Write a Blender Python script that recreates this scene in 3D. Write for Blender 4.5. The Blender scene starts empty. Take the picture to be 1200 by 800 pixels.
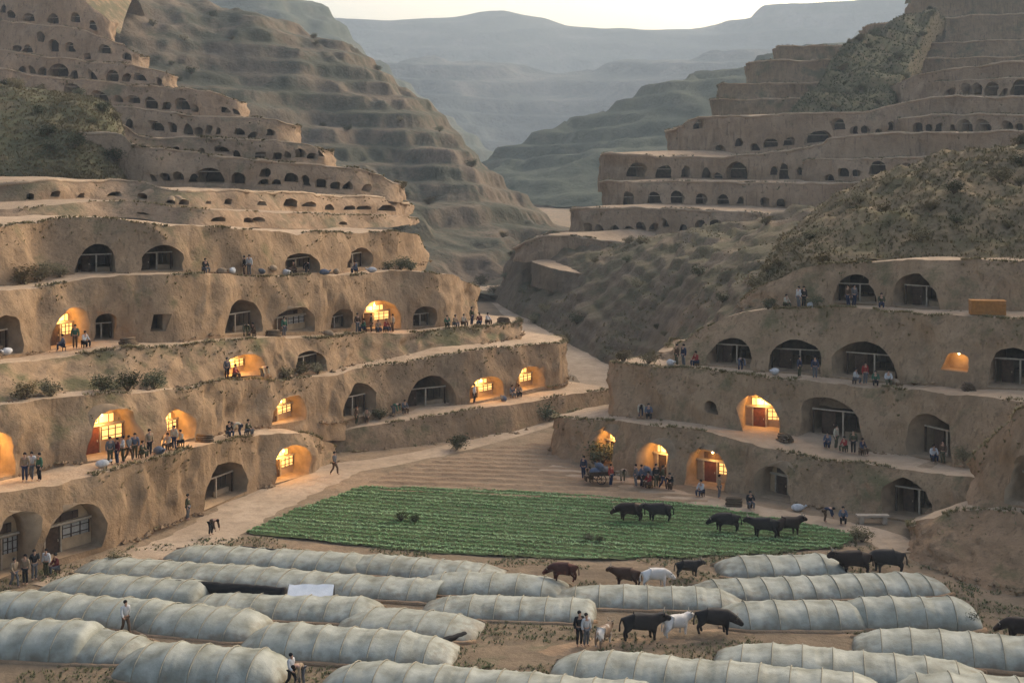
import bpy, math, random
from math import radians, sin, cos, pi
from mathutils import Vector as V, noise
from mathutils.geometry import delaunay_2d_cdt

random.seed(7)
S = bpy.context.scene
COL = S.collection
F, HZ, CAMZ = 1648.0, 170.0, 26.0      # lens (pixels of a 1200 px frame), eye level row, eye height (m)

# ------------------------------------------------------------------ camera, sky, sun, exposure
cam = bpy.data.objects.new('camera', bpy.data.cameras.new('camera'))
COL.objects.link(cam); S.camera = cam
cam.location = (0, 0, CAMZ); cam.rotation_euler = (radians(90), 0, 0)
cam.data.sensor_width = 36; cam.data.lens = F / 1200 * 36
cam.data.shift_y = -(400 - HZ) / 1200
cam.data.clip_start = 0.5; cam.data.clip_end = 20000

SUN_EL, SUN_AZ = radians(27), radians(38)     # azimuth from +Y (view direction), negative = left
w = bpy.data.worlds.new('World'); S.world = w; w.use_nodes = True
nt = w.node_tree
sky = nt.nodes.new('ShaderNodeTexSky'); sky.sky_type = 'NISHITA'; sky.sun_disc = False
sky.sun_elevation = SUN_EL; sky.sun_rotation = SUN_AZ
sky.dust_density = 7.0; sky.air_density = 1.0; sky.ozone_density = 1.0
bg = nt.nodes['Background']; bg.inputs[1].default_value = 0.15
nt.links.new(sky.outputs[0], bg.inputs[0])
sun = bpy.data.objects.new('sun', bpy.data.lights.new('sun', 'SUN')); COL.objects.link(sun)
sun.data.energy = 0.55; sun.data.angle = radians(45); sun.data.color = (1, .93, .83)
sd = V((sin(SUN_AZ) * cos(SUN_EL), cos(SUN_AZ) * cos(SUN_EL), sin(SUN_EL)))
sun.rotation_euler = sd.to_track_quat('Z', 'Y').to_euler()
vs = S.view_settings
S.display_settings.display_device = 'sRGB'
vs.view_transform = 'Standard'; vs.look = 'None'; vs.gamma = 1; vs.exposure = 1.03
vs.use_curve_mapping = False
S.cycles.use_denoising = True
S.cycles.max_bounces = 6; S.cycles.volume_bounces = 0
S.cycles.transparent_max_bounces = 8

# ------------------------------------------------------------------ helpers
def P(px, py, D):
    return V(((px - 600) * D / F, D, CAMZ - (py - HZ) * D / F))
def G(px, py, z=0.0):
    return P(px, py, (CAMZ - z) * F / (py - HZ))
def proj(p):
    return 600 + p.x * F / p.y, HZ + (CAMZ - p.z) * F / p.y
def mesh(name, vs_, fs, mats, smooth=True):
    m = bpy.data.meshes.new(name); m.from_pydata([tuple(v) for v in vs_], [], fs)
    for k in (mats if isinstance(mats, (list, tuple)) else [mats]): m.materials.append(k)
    if smooth: m.polygons.foreach_set('use_smooth', [True] * len(m.polygons))
    m.update(); return m
def obj(name, me, parent=None, loc=None, **props):
    o = bpy.data.objects.new(name, me); COL.objects.link(o)
    if parent is not None: o.parent = parent
    if loc is not None: o.location = loc
    for k, v in props.items(): o[k] = v
    return o
def cr(p0, p1, p2, p3, t):
    return 0.5 * ((2 * p1) + (p2 - p0) * t + (2 * p0 - 5 * p1 + 4 * p2 - p3) * t * t + (3 * p1 - p0 - 3 * p2 + p3) * t ** 3)
def curve_at(pts, s):                       # s in 0..n-1
    n = len(pts); i = max(0, min(n - 2, int(s))); t = s - i
    return cr(pts[max(i - 1, 0)], pts[i], pts[i + 1], pts[min(i + 2, n - 1)], t)
def fbm(p, o=4): return noise.fractal(p, 1.0, 2.0, o)
class MB:                                   # collects simple solids into one mesh
    def __init__(s): s.v, s.f, s.m = [], [], []
    def add(s, vs_, fs, mi=0):
        b = len(s.v); s.v += [V(q) for q in vs_]; s.f += [tuple(b + i for i in f) for f in fs]; s.m += [mi] * len(fs)
    def box(s, c, sz, ax=None, mi=0):
        ax = ax or (V((1, 0, 0)), V((0, 1, 0)), V((0, 0, 1))); c = V(c)
        s.add([c + ax[0] * sz[0] * i / 2 + ax[1] * sz[1] * j / 2 + ax[2] * sz[2] * k / 2 for i in (-1, 1) for j in (-1, 1) for k in (-1, 1)],
              [(0, 1, 3, 2), (4, 6, 7, 5), (0, 4, 5, 1), (2, 3, 7, 6), (0, 2, 6, 4), (1, 5, 7, 3)], mi)
    def tube(s, pts, rs, n=8, mi=0, cap=True):
        rings = []; b = len(s.v)
        for i, p in enumerate(pts):
            p = V(p); d = (V(pts[min(i + 1, len(pts) - 1)]) - V(pts[max(i - 1, 0)])).normalized()
            a = d.cross(V((0, 0, 1)) if abs(d.z) < .9 else V((1, 0, 0))).normalized(); c = d.cross(a)
            r = rs[i] if isinstance(rs, (list, tuple)) else rs
            s.v += [p + (a * cos(2 * pi * k / n) + c * sin(2 * pi * k / n)) * r for k in range(n)]
        for i in range(len(pts) - 1):
            for k in range(n):
                s.f.append((b + i * n + k, b + i * n + (k + 1) % n, b + (i + 1) * n + (k + 1) % n, b + (i + 1) * n + k)); s.m.append(mi)
        if cap:
            s.f += [tuple(b + k for k in range(n))[::-1], tuple(b + (len(pts) - 1) * n + k for k in range(n))]; s.m += [mi, mi]
    def ball(s, c, r, n=8, m=6, mi=0):
        c = V(c); r = V(r) if not isinstance(r, (int, float)) else V((r, r, r)); b = len(s.v)
        for i in range(m + 1):
            th = pi * i / m
            s.v += [c + V((r.x * sin(th) * cos(2 * pi * k / n), r.y * sin(th) * sin(2 * pi * k / n), r.z * cos(th))) for k in range(n)]
        for i in range(m):
            for k in range(n):
                s.f.append((b + i * n + k, b + i * n + n + k, b + i * n + n + (k + 1) % n, b + i * n + (k + 1) % n)); s.m.append(mi)
    def me(s, name, mats, smooth=False):
        m = mesh(name, s.v, s.f, mats, smooth); m.polygons.foreach_set('material_index', s.m); return m
    def build(s, name, mats, parent=None, smooth=False, **k): return obj(name, s.me(name, mats, smooth), parent, **k)

# ------------------------------------------------------------------ materials
def mat(name, c, rough=.9, emit=None, es=0, vary=.25, scale=3.0, c2=None, bump=0.0, spec=.15):
    m = bpy.data.materials.new(name); m.use_nodes = True; t = m.node_tree; b = t.nodes['Principled BSDF']
    b.inputs['Roughness'].default_value = rough; b.inputs['Specular IOR Level'].default_value = spec
    tc = t.nodes.new('ShaderNodeTexCoord'); n = t.nodes.new('ShaderNodeTexNoise'); n.inputs['Scale'].default_value = scale; n.inputs['Detail'].default_value = 5
    t.links.new(tc.outputs['Object'], n.inputs['Vector'])
    r = t.nodes.new('ShaderNodeValToRGB'); r.color_ramp.elements[0].position = .32; r.color_ramp.elements[1].position = .68
    c2 = c2 or tuple(x * (1 - vary) for x in c)
    r.color_ramp.elements[0].color = (*c2, 1); r.color_ramp.elements[1].color = (*c, 1)
    t.links.new(n.outputs['Fac'], r.inputs[0]); t.links.new(r.outputs[0], b.inputs['Base Color'])
    if bump:
        bp = t.nodes.new('ShaderNodeBump'); bp.inputs['Strength'].default_value = bump; bp.inputs['Distance'].default_value = .05
        t.links.new(n.outputs['Fac'], bp.inputs['Height']); t.links.new(bp.outputs[0], b.inputs['Normal'])
    if emit:
        b.inputs['Emission Color'].default_value = (*emit, 1); b.inputs['Emission Strength'].default_value = es
    return m

EARTH = .95                                  # common scale on the earth tones, tuned for overall brightness
def earth(name, ca, cb, cg, grass=.5, gflat=.3, sc=1.0, streak=True, bump=.8):
    """loess: two earth tones in patches and rain streaks, thin grass cover in patches (more on flatter ground)"""
    ca, cb = tuple(x * EARTH for x in ca), tuple(x * EARTH for x in cb)
    m = bpy.data.materials.new(name); m.use_nodes = True; t = m.node_tree; N = t.nodes.new; L = t.links.new
    b = t.nodes['Principled BSDF']; b.inputs['Roughness'].default_value = .95; b.inputs['Specular IOR Level'].default_value = .08
    geo = N('ShaderNodeNewGeometry'); mp = N('ShaderNodeMapping'); L(geo.outputs['Position'], mp.inputs[0]); mp.inputs['Scale'].default_value = (sc, sc, sc)
    def nz(s, det=5, scale=(1, 1, 1), rough=.6):
        q = N('ShaderNodeMapping'); L(mp.outputs[0], q.inputs[0]); q.inputs['Scale'].default_value = scale
        n = N('ShaderNodeTexNoise'); L(q.outputs[0], n.inputs['Vector']); n.inputs['Scale'].default_value = s; n.inputs['Detail'].default_value = det; n.inputs['Roughness'].default_value = rough
        return n.outputs['Fac']
    def ramp(x, a, c):
        r = N('ShaderNodeMapRange'); r.inputs['From Min'].default_value = a; r.inputs['From Max'].default_value = c; L(x, r.inputs['Value']); return r.outputs[0]
    def mul(x, y, op='MULTIPLY'):
        q = N('ShaderNodeMath'); q.operation = op
        for i, z in enumerate((x, y)):
            if isinstance(z, (int, float)): q.inputs[i].default_value = z
            else: L(z, q.inputs[i])
        return q.outputs[0]
    def mix(fac, a, c):
        q = N('ShaderNodeMix'); q.data_type = 'RGBA'; L(fac, q.inputs['Factor'])
        for i, z in ((6, a), (7, c)):
            if isinstance(z, tuple): q.inputs[i].default_value = (*z, 1)
            else: L(z, q.inputs[i])
        return q.outputs[2]
    big = nz(.16, 4); mid = nz(.9, 6); fine = nz(5, 6, rough=.7)
    col = mix(ramp(big, .35, .65), ca, cb)
    col = mix(mul(ramp(mid, .45, .7), .55), col, tuple(x * .62 for x in ca))
    if streak:
        st = nz(1.0, 5, (1.6, 1.6, .22)); col = mix(mul(ramp(st, .5, .72), .5), col, tuple(x * 1.28 for x in cb))
        cr_ = nz(2.2, 4, (1.5, 1.5, .13)); col = mix(mul(ramp(cr_, .56, .66), .55), col, tuple(x * .5 for x in ca))
    col = mix(mul(ramp(fine, .5, .75), .35), col, tuple(x * .5 for x in cb))
    if grass > 0:
        sx = N('ShaderNodeSeparateXYZ'); L(geo.outputs['Normal'], sx.inputs[0])
        gm = ramp(mul(mul(nz(.33, 5), mul(sx.outputs[2], gflat), 'ADD'), mul(fine, .25), 'ADD'), 1.02 - grass * .6, 1.2 - grass * .6)
        col = mix(mul(gm, .85), col, cg)
    L(col, b.inputs['Base Color'])
    bp = N('ShaderNodeBump'); bp.inputs['Strength'].default_value = bump; bp.inputs['Distance'].default_value = .25 / sc
    L(mul(mid, mul(fine, .3), 'ADD'), bp.inputs['Height']); L(bp.outputs[0], b.inputs['Normal'])
    return m
LOA, LOB = (.275, .18, .102), (.36, .24, .138)
GRS = (.105, .098, .044)
M = {}
M['wall'] = earth('loess_wall', LOA, LOB, GRS, .30, .35)
M['tread'] = earth('trodden_loess', (.40, .285, .18), (.50, .36, .235), GRS, .16, .05, streak=False)
M['wall_far'] = earth('loess_wall_far', (.27, .18, .108), (.36, .245, .15), (.11, .10, .055), .20, .4, .6)
M['slope'] = earth('scrub_slope', (.22, .15, .085), (.30, .205, .12), (.095, .09, .045), .5, .3, .8)
M['brown'] = earth('brown_gullied_slope', (.15, .11, .07), (.205, .145, .09), (.08, .07, .036), .4, .3, .6)
M['mound'] = earth('red_loess_mound', (.27, .168, .092), (.36, .228, .13), GRS, .16, .3)
M['tread_far'] = earth('far_ledge', (.33, .235, .15), (.41, .295, .19), GRS, .2, .05, streak=False)
M['bush_slope'] = earth('bushy_slope', (.20, .145, .08), (.26, .185, .105), (.115, .10, .046), .34, .25)
M['grass_slope'] = earth('grass_slope', (.11, .09, .05), (.15, .118, .066), (.095, .092, .045), .6, .2)
M['ridge'] = earth('ridge_scrub', (.12, .098, .066), (.18, .132, .088), (.055, .058, .038), .55, .2, .22)
M['ridge2'] = earth('far_ridge_scrub', (.10, .10, .065), (.13, .12, .08), (.045, .058, .035), .75, .2, .12)
M['mount'] = earth('far_mountain', (.06, .07, .065), (.17, .15, .13), (.03, .045, .042), .6, .2, .02)
M['ground'] = earth('valley_ground', (.20, .15, .095), (.30, .21, .13), (.10, .10, .048), .45, 0, .7, False)
M['path'] = earth('beaten_path', (.34, .25, .165), (.46, .345, .235), GRS, .26, 0, 1.2, False, .6)
M['soil'] = earth('tilled_soil', (.28, .185, .11), (.35, .24, .145), (.12, .11, .05), .2, 0, 1, False)
M['plot'] = earth('damp_plot_soil', (.17, .125, .08), (.25, .18, .112), (.095, .105, .05), .5, 0, .9, False)
M['cropsoil'] = earth('crop_soil', (.085, .115, .042), (.105, .13, .055), (.05, .10, .03), .5, 0, 1, False)
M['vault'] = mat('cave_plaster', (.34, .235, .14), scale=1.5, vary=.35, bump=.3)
M['dark'] = mat('sooty_earth', (.09, .065, .042), scale=2, vary=.5)  # back walls of open and small caves, darker than the vault plaster
M['plaster'] = mat('warm_plaster', (.48, .33, .19), scale=2, vary=.3, bump=.2)
M['beam'] = mat('weathered_beam', (.42, .34, .245), scale=6, vary=.35)
M['wood'] = mat('dark_door_wood', (.075, .045, .028), scale=5, vary=.5)
M['redwood'] = mat('red_brown_wood', (.16, .05, .026), scale=5, vary=.4)
M['paper'] = mat('lit_window_paper', (.8, .6, .3), emit=(1, .52, .15), es=.75, scale=3)
M['greypaper'] = mat('unlit_window_paper', (.36, .33, .28), scale=4, vary=.3)
M['bulb'] = mat('glowing_bulb', (1, .8, .5), emit=(1, .70, .30), es=7)

# ------------------------------------------------------------------ terrain surfaces
def disp(p, a=1.0):
    q = noise.noise_vector(p * .17) * .75 + noise.noise_vector(p * .55 + V((9, 3, 1))) * .38 + noise.noise_vector(p * 1.6) * .16 + noise.noise_vector(p * 4.1) * .06
    return V((q.x, q.y, q.z * .4)) * a

class Terrace:
    def __init__(s, name, base, edge, main, inward, step, amp, mwall, mtread, treadw, label):
        s.B, s.E, s.main, s.inw, s.amp = base, edge, main, inward.normalized(), amp
        s.name, s.step, s.mw, s.mt, s.tw, s.label = name, step, mwall, mtread, treadw, label
        n = len(base); s.tab = []; L = 0; prev = None
        for i in range((n - 1) * 24 + 1):
            q = curve_at(base, i / 24)
            if prev is not None: L += (q - prev).length
            s.tab.append((L, i / 24, q)); prev = q
        s.L = L; s.Hm = sum((e - b).length for b, e in zip(base, edge)) / n
        s.holes = []; s.lip = 0
    def par(s, u):
        t = s.tab; lo, hi = 0, len(t) - 1
        while hi - lo > 1:
            m = (lo + hi) // 2
            if t[m][0] <= u: lo = m
            else: hi = m
        a, b = t[lo], t[hi]; k = (u - a[0]) / max(1e-6, b[0] - a[0])
        return a[1] + (b[1] - a[1]) * k
    def raw(s, u, v):
        q = s.par(max(0, min(s.L, u))); b = curve_at(s.B, q); e = curve_at(s.E, q)
        p = b.lerp(e, v)
        if 0 < v < 1: p += s.inw * (-.22 * sin(pi * v)) * min(1, s.amp) - s.inw * .0
        return p
    def surf(s, u, v):
        p = s.raw(u, v); d = disp(p, s.amp)
        if v > 0.0:                                  # rain gullies, strongest mid-height
            g = noise.noise(V((u * .55 / max(.6, s.amp), v * .8, s.L))) ; g2 = noise.noise(V((u * 1.7, v * 1.5, s.L + 5)))
            g3 = noise.noise(V((u * 3.6, v * 1.2, s.L + 9))); d += s.inw * (abs(g) * 1.0 + (1 - abs(g2) * 3) * .22 + abs(g3) * .25) * s.amp * s.calm(u) * max(0, sin(pi * min(1, v))) * .8
        return p + d
    def calm(s, u):                                  # walls are dressed smooth round the cave mouths
        k = 1.0
        for h in s.holes: k = min(k, max(0, abs(u - h['u']) - h['arch'][-1][0] - .25) / 1.6)
        return k * k * (3 - 2 * k)
    def height(s, u): q = s.par(u); return (curve_at(s.E, q) - curve_at(s.B, q)).length
    def u_of_px(s, px):
        best = None
        for i in range(len(s.tab) - 1):
            if not (s.main[0] <= s.tab[i][1] <= s.main[1]): continue
            a, b = proj(s.tab[i][2])[0], proj(s.tab[i + 1][2])[0]
            if (a - px) * (b - px) <= 0 and a != b:
                k = (px - a) / (b - a); return s.tab[i][0] + (s.tab[i + 1][0] - s.tab[i][0]) * k
        return None
    def build(s):
        st = s.step; Hm = s.Hm; lo = -.4
        nu = max(8, int(s.L / st)); nv = max(4, int(Hm / st * 1.2))
        pts, edges = [], []
        def loop(ps, closed=True):
            b = len(pts); pts.extend(ps); k = len(ps)
            edges.extend((b + i, b + (i + 1) % k) for i in range(k if closed else k - 1))
        ring = [(s.L * i / nu, lo * Hm) for i in range(nu + 1)] + [(s.L, Hm * (lo + (1 - lo) * j / nv)) for j in range(1, nv)] \
            + [(s.L * (nu - i) / nu, Hm) for i in range(nu + 1)] + [(0, Hm * (lo + (1 - lo) * (nv - j) / nv)) for j in range(1, nv)]
        loop(ring)
        polys = []
        for h in s.holes:
            poly = [(h['u'] + dx, (h['v0'] + dz / s.height(h['u'])) * Hm) for dx, dz in h['arch']]
            polys.append((poly, min(q[0] for q in poly), max(q[0] for q in poly), min(q[1] for q in poly), max(q[1] for q in poly)))
            loop(poly)
        rnd = random.Random(len(s.name) + int(s.L))
        for j in range(1, nv):
            for i in range(1, nu):
                x = s.L * (i + rnd.uniform(-.3, .3)) / nu; y = Hm * (lo + (1 - lo) * (j + rnd.uniform(-.3, .3)) / nv)
                ok = True
                for poly, a, b, c, d in polys:
                    if a - st * .35 < x < b + st * .35 and c - st * .35 < y < d + st * .35 and near_poly(x, y, poly, st * .35): ok = False; break
                if ok: pts.append((x, y))
        vo, eo, fo = delaunay_2d_cdt([V(p) for p in pts], edges, [], 0, 1e-5)[:3]
        fs = []
        for f in fo:
            cx = sum(vo[i].x for i in f) / 3; cy = sum(vo[i].y for i in f) / 3
            if any(a < cx < b and c < cy < d and inside(cx, cy, poly) for poly, a, b, c, d in polys): continue
            fs.append(tuple(f))
        vs_ = [s.surf(q.x, q.y / Hm) for q in vo]
        # keep faces pointing outward
        out = []
        for f in fs:
            nrm = (vs_[f[1]] - vs_[f[0]]).cross(vs_[f[2]] - vs_[f[0]])
            out.append(f)
        if sum(((vs_[f[1]] - vs_[f[0]]).cross(vs_[f[2]] - vs_[f[0]])).dot(s.inw) for f in out) > 0: out = [f[::-1] for f in out]
        root = obj(s.name, mesh(s.name, vs_, out, s.mw), kind='structure')
        # tread: ribbon going back into the hill from the lip
        rows = 7; tv, tf = [], []
        for i in range(nu + 1):
            u = s.L * i / nu; e = s.raw(u, 1.0)
            for j in range(rows):
                t = (j / (rows - 1)) ** 1.5 * s.tw
                p = e + s.inw * t + V((0, 0, .012 * t)); d = disp(p, s.amp)
                if j: d.z *= .5
                tv.append(p + d)
        for i in range(nu):
            for j in range(rows - 1):
                a = i * rows + j; tf.append((a, a + rows, a + rows + 1, a + 1))
        n0 = (tv[tf[0][1]] - tv[tf[0][0]]).cross(tv[tf[0][3]] - tv[tf[0][0]])
        if n0.z < 0: tf = [f[::-1] for f in tf]
        obj('terrace_ledge', mesh('terrace_ledge', tv, tf, s.mt), root)
        if s.lip:                                     # added rim, its pale tone and jut standing for light on the lip
            lv, lf = [], []; sec = ((.5, .12), (-.1, .16), (-.34, .02), (-.36, -.22), (-.12, -.42), (.4, -.42))
            for i in range(nu + 1):
                e = s.raw(s.L * i / nu, 1.0); e = e + disp(e, s.amp); k = s.lip * (1 + .6 * noise.noise(V((i * .35, s.L, 0)))) * max(.02, min(1, (s.L * (1 - i / nu) if s.inw.x < 0 else s.L * i / nu) / 16 - .6))
                lv += [e + s.inw * a * k + V((0, 0, b * k)) for a, b in sec]
            for i in range(nu):
                for j in range(5): lf.append((i * 6 + j, i * 6 + j + 1, i * 6 + j + 7, i * 6 + j + 6))
            obj('ledge_rim', mesh('ledge_rim', lv, lf, M['tread']), root)
        return root
def inside(x, y, poly):
    r = False; j = len(poly) - 1
    for i in range(len(poly)):
        a, b = poly[i], poly[j]
        if (a[1] > y) != (b[1] > y) and x < (b[0] - a[0]) * (y - a[1]) / (b[1] - a[1]) + a[0]: r = not r
        j = i
    return r
def near_poly(x, y, poly, d):
    if inside(x, y, poly): return True
    j = len(poly) - 1
    for i in range(len(poly)):
        ax, ay = poly[j]; bx, by = poly[i]; j = i
        L2 = (bx - ax) ** 2 + (by - ay) ** 2
        t = max(0, min(1, ((x - ax) * (bx - ax) + (y - ay) * (by - ay)) / L2)) if L2 else 0
        if (x - ax - t * (bx - ax)) ** 2 + (y - ay - t * (by - ay)) ** 2 < d * d: return True
    return False

INL, INR = V((-.75, .66, 0)), V((.75, .66, 0))
TER = {}
def interp(tab, x):
    tab = sorted(tab)
    if x <= tab[0][0]: return tab[0][1:]
    for a, b in zip(tab, tab[1:]):
        if x <= b[0]:
            k = (x - a[0]) / (b[0] - a[0]); return tuple(p + (q - p) * k for p, q in zip(a[1:], b[1:]))
    return tab[-1][1:]
def terrace(key, rows, side, prev=None, explicit=False, step=.42, amp=1.0, mw='wall', mt='tread', tw=16, label='', ):
    """rows: image-plane survey of the slope (px, base row, lip row, set-back) or (px, base row, base dist, lip row, lip dist)"""
    B, E = [], []; flags = [len(r) > (5 if explicit else 4) for r in rows]
    ptab = None
    if prev: T = TER[prev]; ptab = T.etab
    et = []
    for r, wflag in zip(rows, flags):
        if explicit:
            px, yb, Db, ye, De = r[:5]; De = Db + (De - Db) * .3
        else:
            px, yb, ye, dD = r[:4]
            zt, Dm = interp(ptab, px) if ptab else (0.0, 0)
            if wflag and ptab:
                mains = [q[0] for q, f in zip(rows, flags) if not f]; zt, _ = interp(ptab, mains[-1] if side == 'L' else mains[0]); Dm = 0
            Db = (CAMZ - zt) * F / (yb - HZ)
            if ptab and Db < Dm + .9: Db = Dm + .9; yb = HZ + (CAMZ - zt) * F / Db
            De = Db + dD
        B.append(P(px, yb, Db)); E.append(P(px, ye, De))
        if not wflag: et.append((px, E[-1].z, De))
    main = [i for i, f in enumerate(flags) if not f]
    t = Terrace('hillside_terrace', B, E, (main[0], main[-1]), INL if side == 'L' else INR, step, amp, M[mw], M[mt], tw, label)
    t.etab = et; t.btab = [(r[0], b.y) for r, b, f in zip(rows, B, flags) if not f]; TER[key] = t; return t

terrace('L1', [(-160,735,612,1.5),(-60,702,592,1.5),(0,684,578,1.5),(85,657,562,1.5),(140,640,549,1.4),(200,618,532,1.4),(265,590,517,1.2),(310,573,510,1.2),(350,561,507,1.2),(372,552,513,1.5),(392,540,522,2,'w')], 'L')
terrace('L2', [(366,536,522,.8),(380,531,508,1),(450,526,497,1.2),(540,515,482,1.3),(620,501,471,1.3),(665,489,463,1.3),(700,478,458,1.3),(725,468,456,1.5,'w')], 'L', amp=.5)
TER['L12'] = TER['L1']; TER['L1'].etab = [e for e in TER['L1'].etab if e[0] < 340] + [e for e in TER['L2'].etab if e[0] > 400]
terrace('L3', [(-160,600,500,2.2),(-60,577,484,2.2),(0,562,475,2.2),(60,551,468,2.2),(130,538,460,2.2),(208,519,455,2.2),(255,508,449,2),(335,497,446,1.6),(420,490,432,1.6),(500,480,420,1.6),(560,472,411,1.6),(617,461,404,1.6),(648,455,402,2),(662,447,400,2,'w'),(655,438,395,2,'w'),(620,428,389,2,'w')], 'L', 'L1')
terrace('L4', [(-160,490,440,6),(-60,478,431,5),(0,470,425,5),(60,462,420,5),(110,457,413,5),(150,455,407,4.5),(200,452,404,3.5),(255,446,401,2.5),(300,444,398,2),(362,437,395,2),(450,421,391,2),(560,402,384,2),(603,393,377,2),(612,390,375,1.5,'w'),(600,385,372,1,'w'),(565,380,368,1,'w')], 'L', 'L3', mw='wall')
terrace('L5', [(-160,435,365,2.2),(-60,428,350,2.2),(0,419,341,2.2),(60,411,334,2.2),(110,404,325,2.2),(200,398,322,2.2),(285,393,323,1.8),(343,391,323,1.8),(400,388,322,1.8),(443,386,321,1.8),(495,384,319,1.8),(528,381,322,2.5),(552,375,332,4),(557,371,338,5,'w'),(540,365,335,3,'w'),(500,360,331,2,'w')], 'L', 'L4')
terrace('L6', [(-160,345,285,2.4),(-60,338,272,2.4),(0,334,264,2.4),(60,328,259,2.4),(110,321,257,2.4),(183,320,261,2.4),(260,321,267,2.4),(350,321,272,2.4),(422,317,273,2.4),(465,314,271,2.4),(490,309,277,4),(498,305,284,5,'w'),(480,300,280,3,'w'),(440,297,276,2,'w')], 'L', 'L5', step=.7)
terrace('L6b', [(-160,272,255,1.5),(0,256,244,1.5),(130,250,236,1.5),(236,260,245,1.5),(300,262,248,1.5),(400,263,251,1.5),(468,262,254,1.5),(486,261,257,1.5),(490,258,256,1,'w'),(470,254,252,1,'w')], 'L', 'L6', step=.8, amp=.7, mw='wall_far', mt='tread_far')
terrace('L7', [(-160,250,222,2),(0,240,214,2),(130,232,212,2),(203,238,222,2),(304,243,225,2),(400,245,228,2),(460,247,233,2),(480,248,240,2),(482,245,240,2,'w'),(460,241,236,2,'w')], 'L', 'L6b', step=.8, mw='wall_far', mt='tread_far')
UP = dict(explicit=True, step=.9, amp=1.45, mt='tread_far', mw='wall_far', tw=30)
US = dict(UP, tw=7)
terrace('L8', [(95,212,170,155,176),(135,210,170,156,176),(169,213,170,172,176),(236,218,170,182,176),(304,218,170,189,176),(400,222,172,195,178),(440,226,174,202,180),(465,230,176,215,182),(470,226,182,215,186,'w'),(450,222,190,210,194,'w')], 'L', **US)
terrace('L9', [(95,158,190,128,196),(128,160,190,131,196),(160,178,190,158,197),(236,183,190,162,197),(304,187,190,163,197),(345,190,190,167,197),(382,193,192,175,199),(388,190,200,178,206,'w'),(360,185,210,175,214,'w')], 'L', **US)
terrace('L10', [(-160,150,215,80,222),(0,150,215,98,222),(67,150,215,115,222),(135,150,215,125,222),(236,160,215,135,222),(314,162,216,139,223),(342,165,218,148,225),(347,162,226,150,232,'w'),(320,158,236,148,240,'w')], 'L', **UP)
terrace('L11', [(-160,100,240,60,247),(0,104,240,80,247),(50,115,240,91,247),(101,121,240,95,247),(170,130,240,101,247),(243,136,240,107,247),(282,138,242,120,248),(287,136,250,122,256,'w'),(265,130,262,120,266,'w')], 'L', **UP)
terrace('L12u', [(-160,70,265,40,272),(0,85,265,58,272),(50,93,265,66,272),(101,96,265,72,272),(170,102,265,79,272),(202,105,266,88,273),(207,103,275,90,280,'w'),(185,98,285,88,290,'w')], 'L', **UP)
terrace('L13', [(-160,35,290,0,298),(0,60,290,22,298),(50,68,290,30,298),(90,73,290,33,298),(140,77,290,52,298),(167,80,292,66,300),(170,78,300,68,306,'w'),(150,72,310,64,314,'w')], 'L', **UP)
terrace('L14', [(-160,5,315,-45,322),(0,25,315,-30,322),(60,32,315,-20,322),(100,36,316,0,323),(130,54,318,25,325),(135,52,326,28,332,'w'),(115,46,336,24,340,'w')], 'L', **UP)

terrace('R1', [(695,505,482,2,'w'),(662,520,485,2,'w'),(650,534,488,2.5),(690,546,489,2.5),(760,563,498,2.5),(828,573,508,2.5),(903,586,525,2.2),(980,598,540,2.2),(1060,612,551,2.2),(1100,618,556,2.2),(1140,628,561,2),(1200,640,572,2),(1350,660,590,2)], 'R')
terrace('R0', [(1110,615,590,1.5,'w'),(1082,626,604,2.5,'w'),(1068,645,612,4),(1095,670,602,5),(1140,686,598,6),(1200,697,602,5),(1350,730,612,5)], 'R', mw='mound', amp=1.5, step=.35)
terrace('R0b', [(1135,585,545,3,'w'),(1142,600,530,3),(1170,606,505,3),(1200,610,482,3),(1350,620,470,3)], 'R', 'R0', mw='mound', amp=1.2)
terrace('R2', [(745,465,421,2,'w'),(714,478,424,3,'w'),(716,485,425,2.5),(740,488,426,2.5),(800,497,432,2.5),(885,509,440,2.5),(980,524,449,2.5),(1090,539,459,2.5),(1150,548,465,2.5),(1200,555,471,2.5),(1350,575,490,2.5)], 'R', 'R1')
terrace('R3', [(790,412,400,3,'w'),(772,420,413,2),(800,428,402,3),(830,430,382,3),(860,433,367,3),(945,440,363,3),(1020,446,363,3),(1120,454,367,3),(1200,461,375,3),(1350,475,390,3)], 'R', 'R2')
terrace('R4', [(880,352,345,4,'w'),(870,360,348,3),(930,360,318,2),(1000,358,308,2),(1072,360,305,2),(1140,363,306,2),(1200,367,307,2),(1350,372,300,2)], 'R', 'R3')
UQ = dict(UP)
terrace('U1', [(640,290,245,272,247,'w'),(608,300,228,290,230,'w'),(633,298,222,275,226),(680,305,222,279,226),(715,310,222,284,226),(760,312,222,288,226)], 'R', **UQ)
terrace('U2', [(700,262,262,243,262,'w'),(672,268,246,246,248,'w'),(680,274,236,243,239),(715,275,234,243,238),(760,276,234,244,238),(830,272,232,246,236),(940,270,230,253,234),(1000,268,228,250,232)], 'R', **UQ)
terrace('U3', [(740,232,272,212,273,'w'),(708,240,256,214,258,'w'),(717,243,246,212,249),(760,244,245,212,249),(830,245,244,213,248),(900,247,242,213,246),(1000,248,240,215,244),(1100,245,235,213,239)], 'R', **UQ)
terrace('U4', [(745,205,280,180,282,'w'),(707,211,266,181,268,'w'),(715,212,255,179,258),(800,213,255,184,258),(900,213,253,179,256),(962,213,250,169,254),(979,213,249,162,253),(1053,212,245,156,249),(1200,212,238,155,242),(1350,212,232,155,236)], 'R', **UQ)
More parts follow.
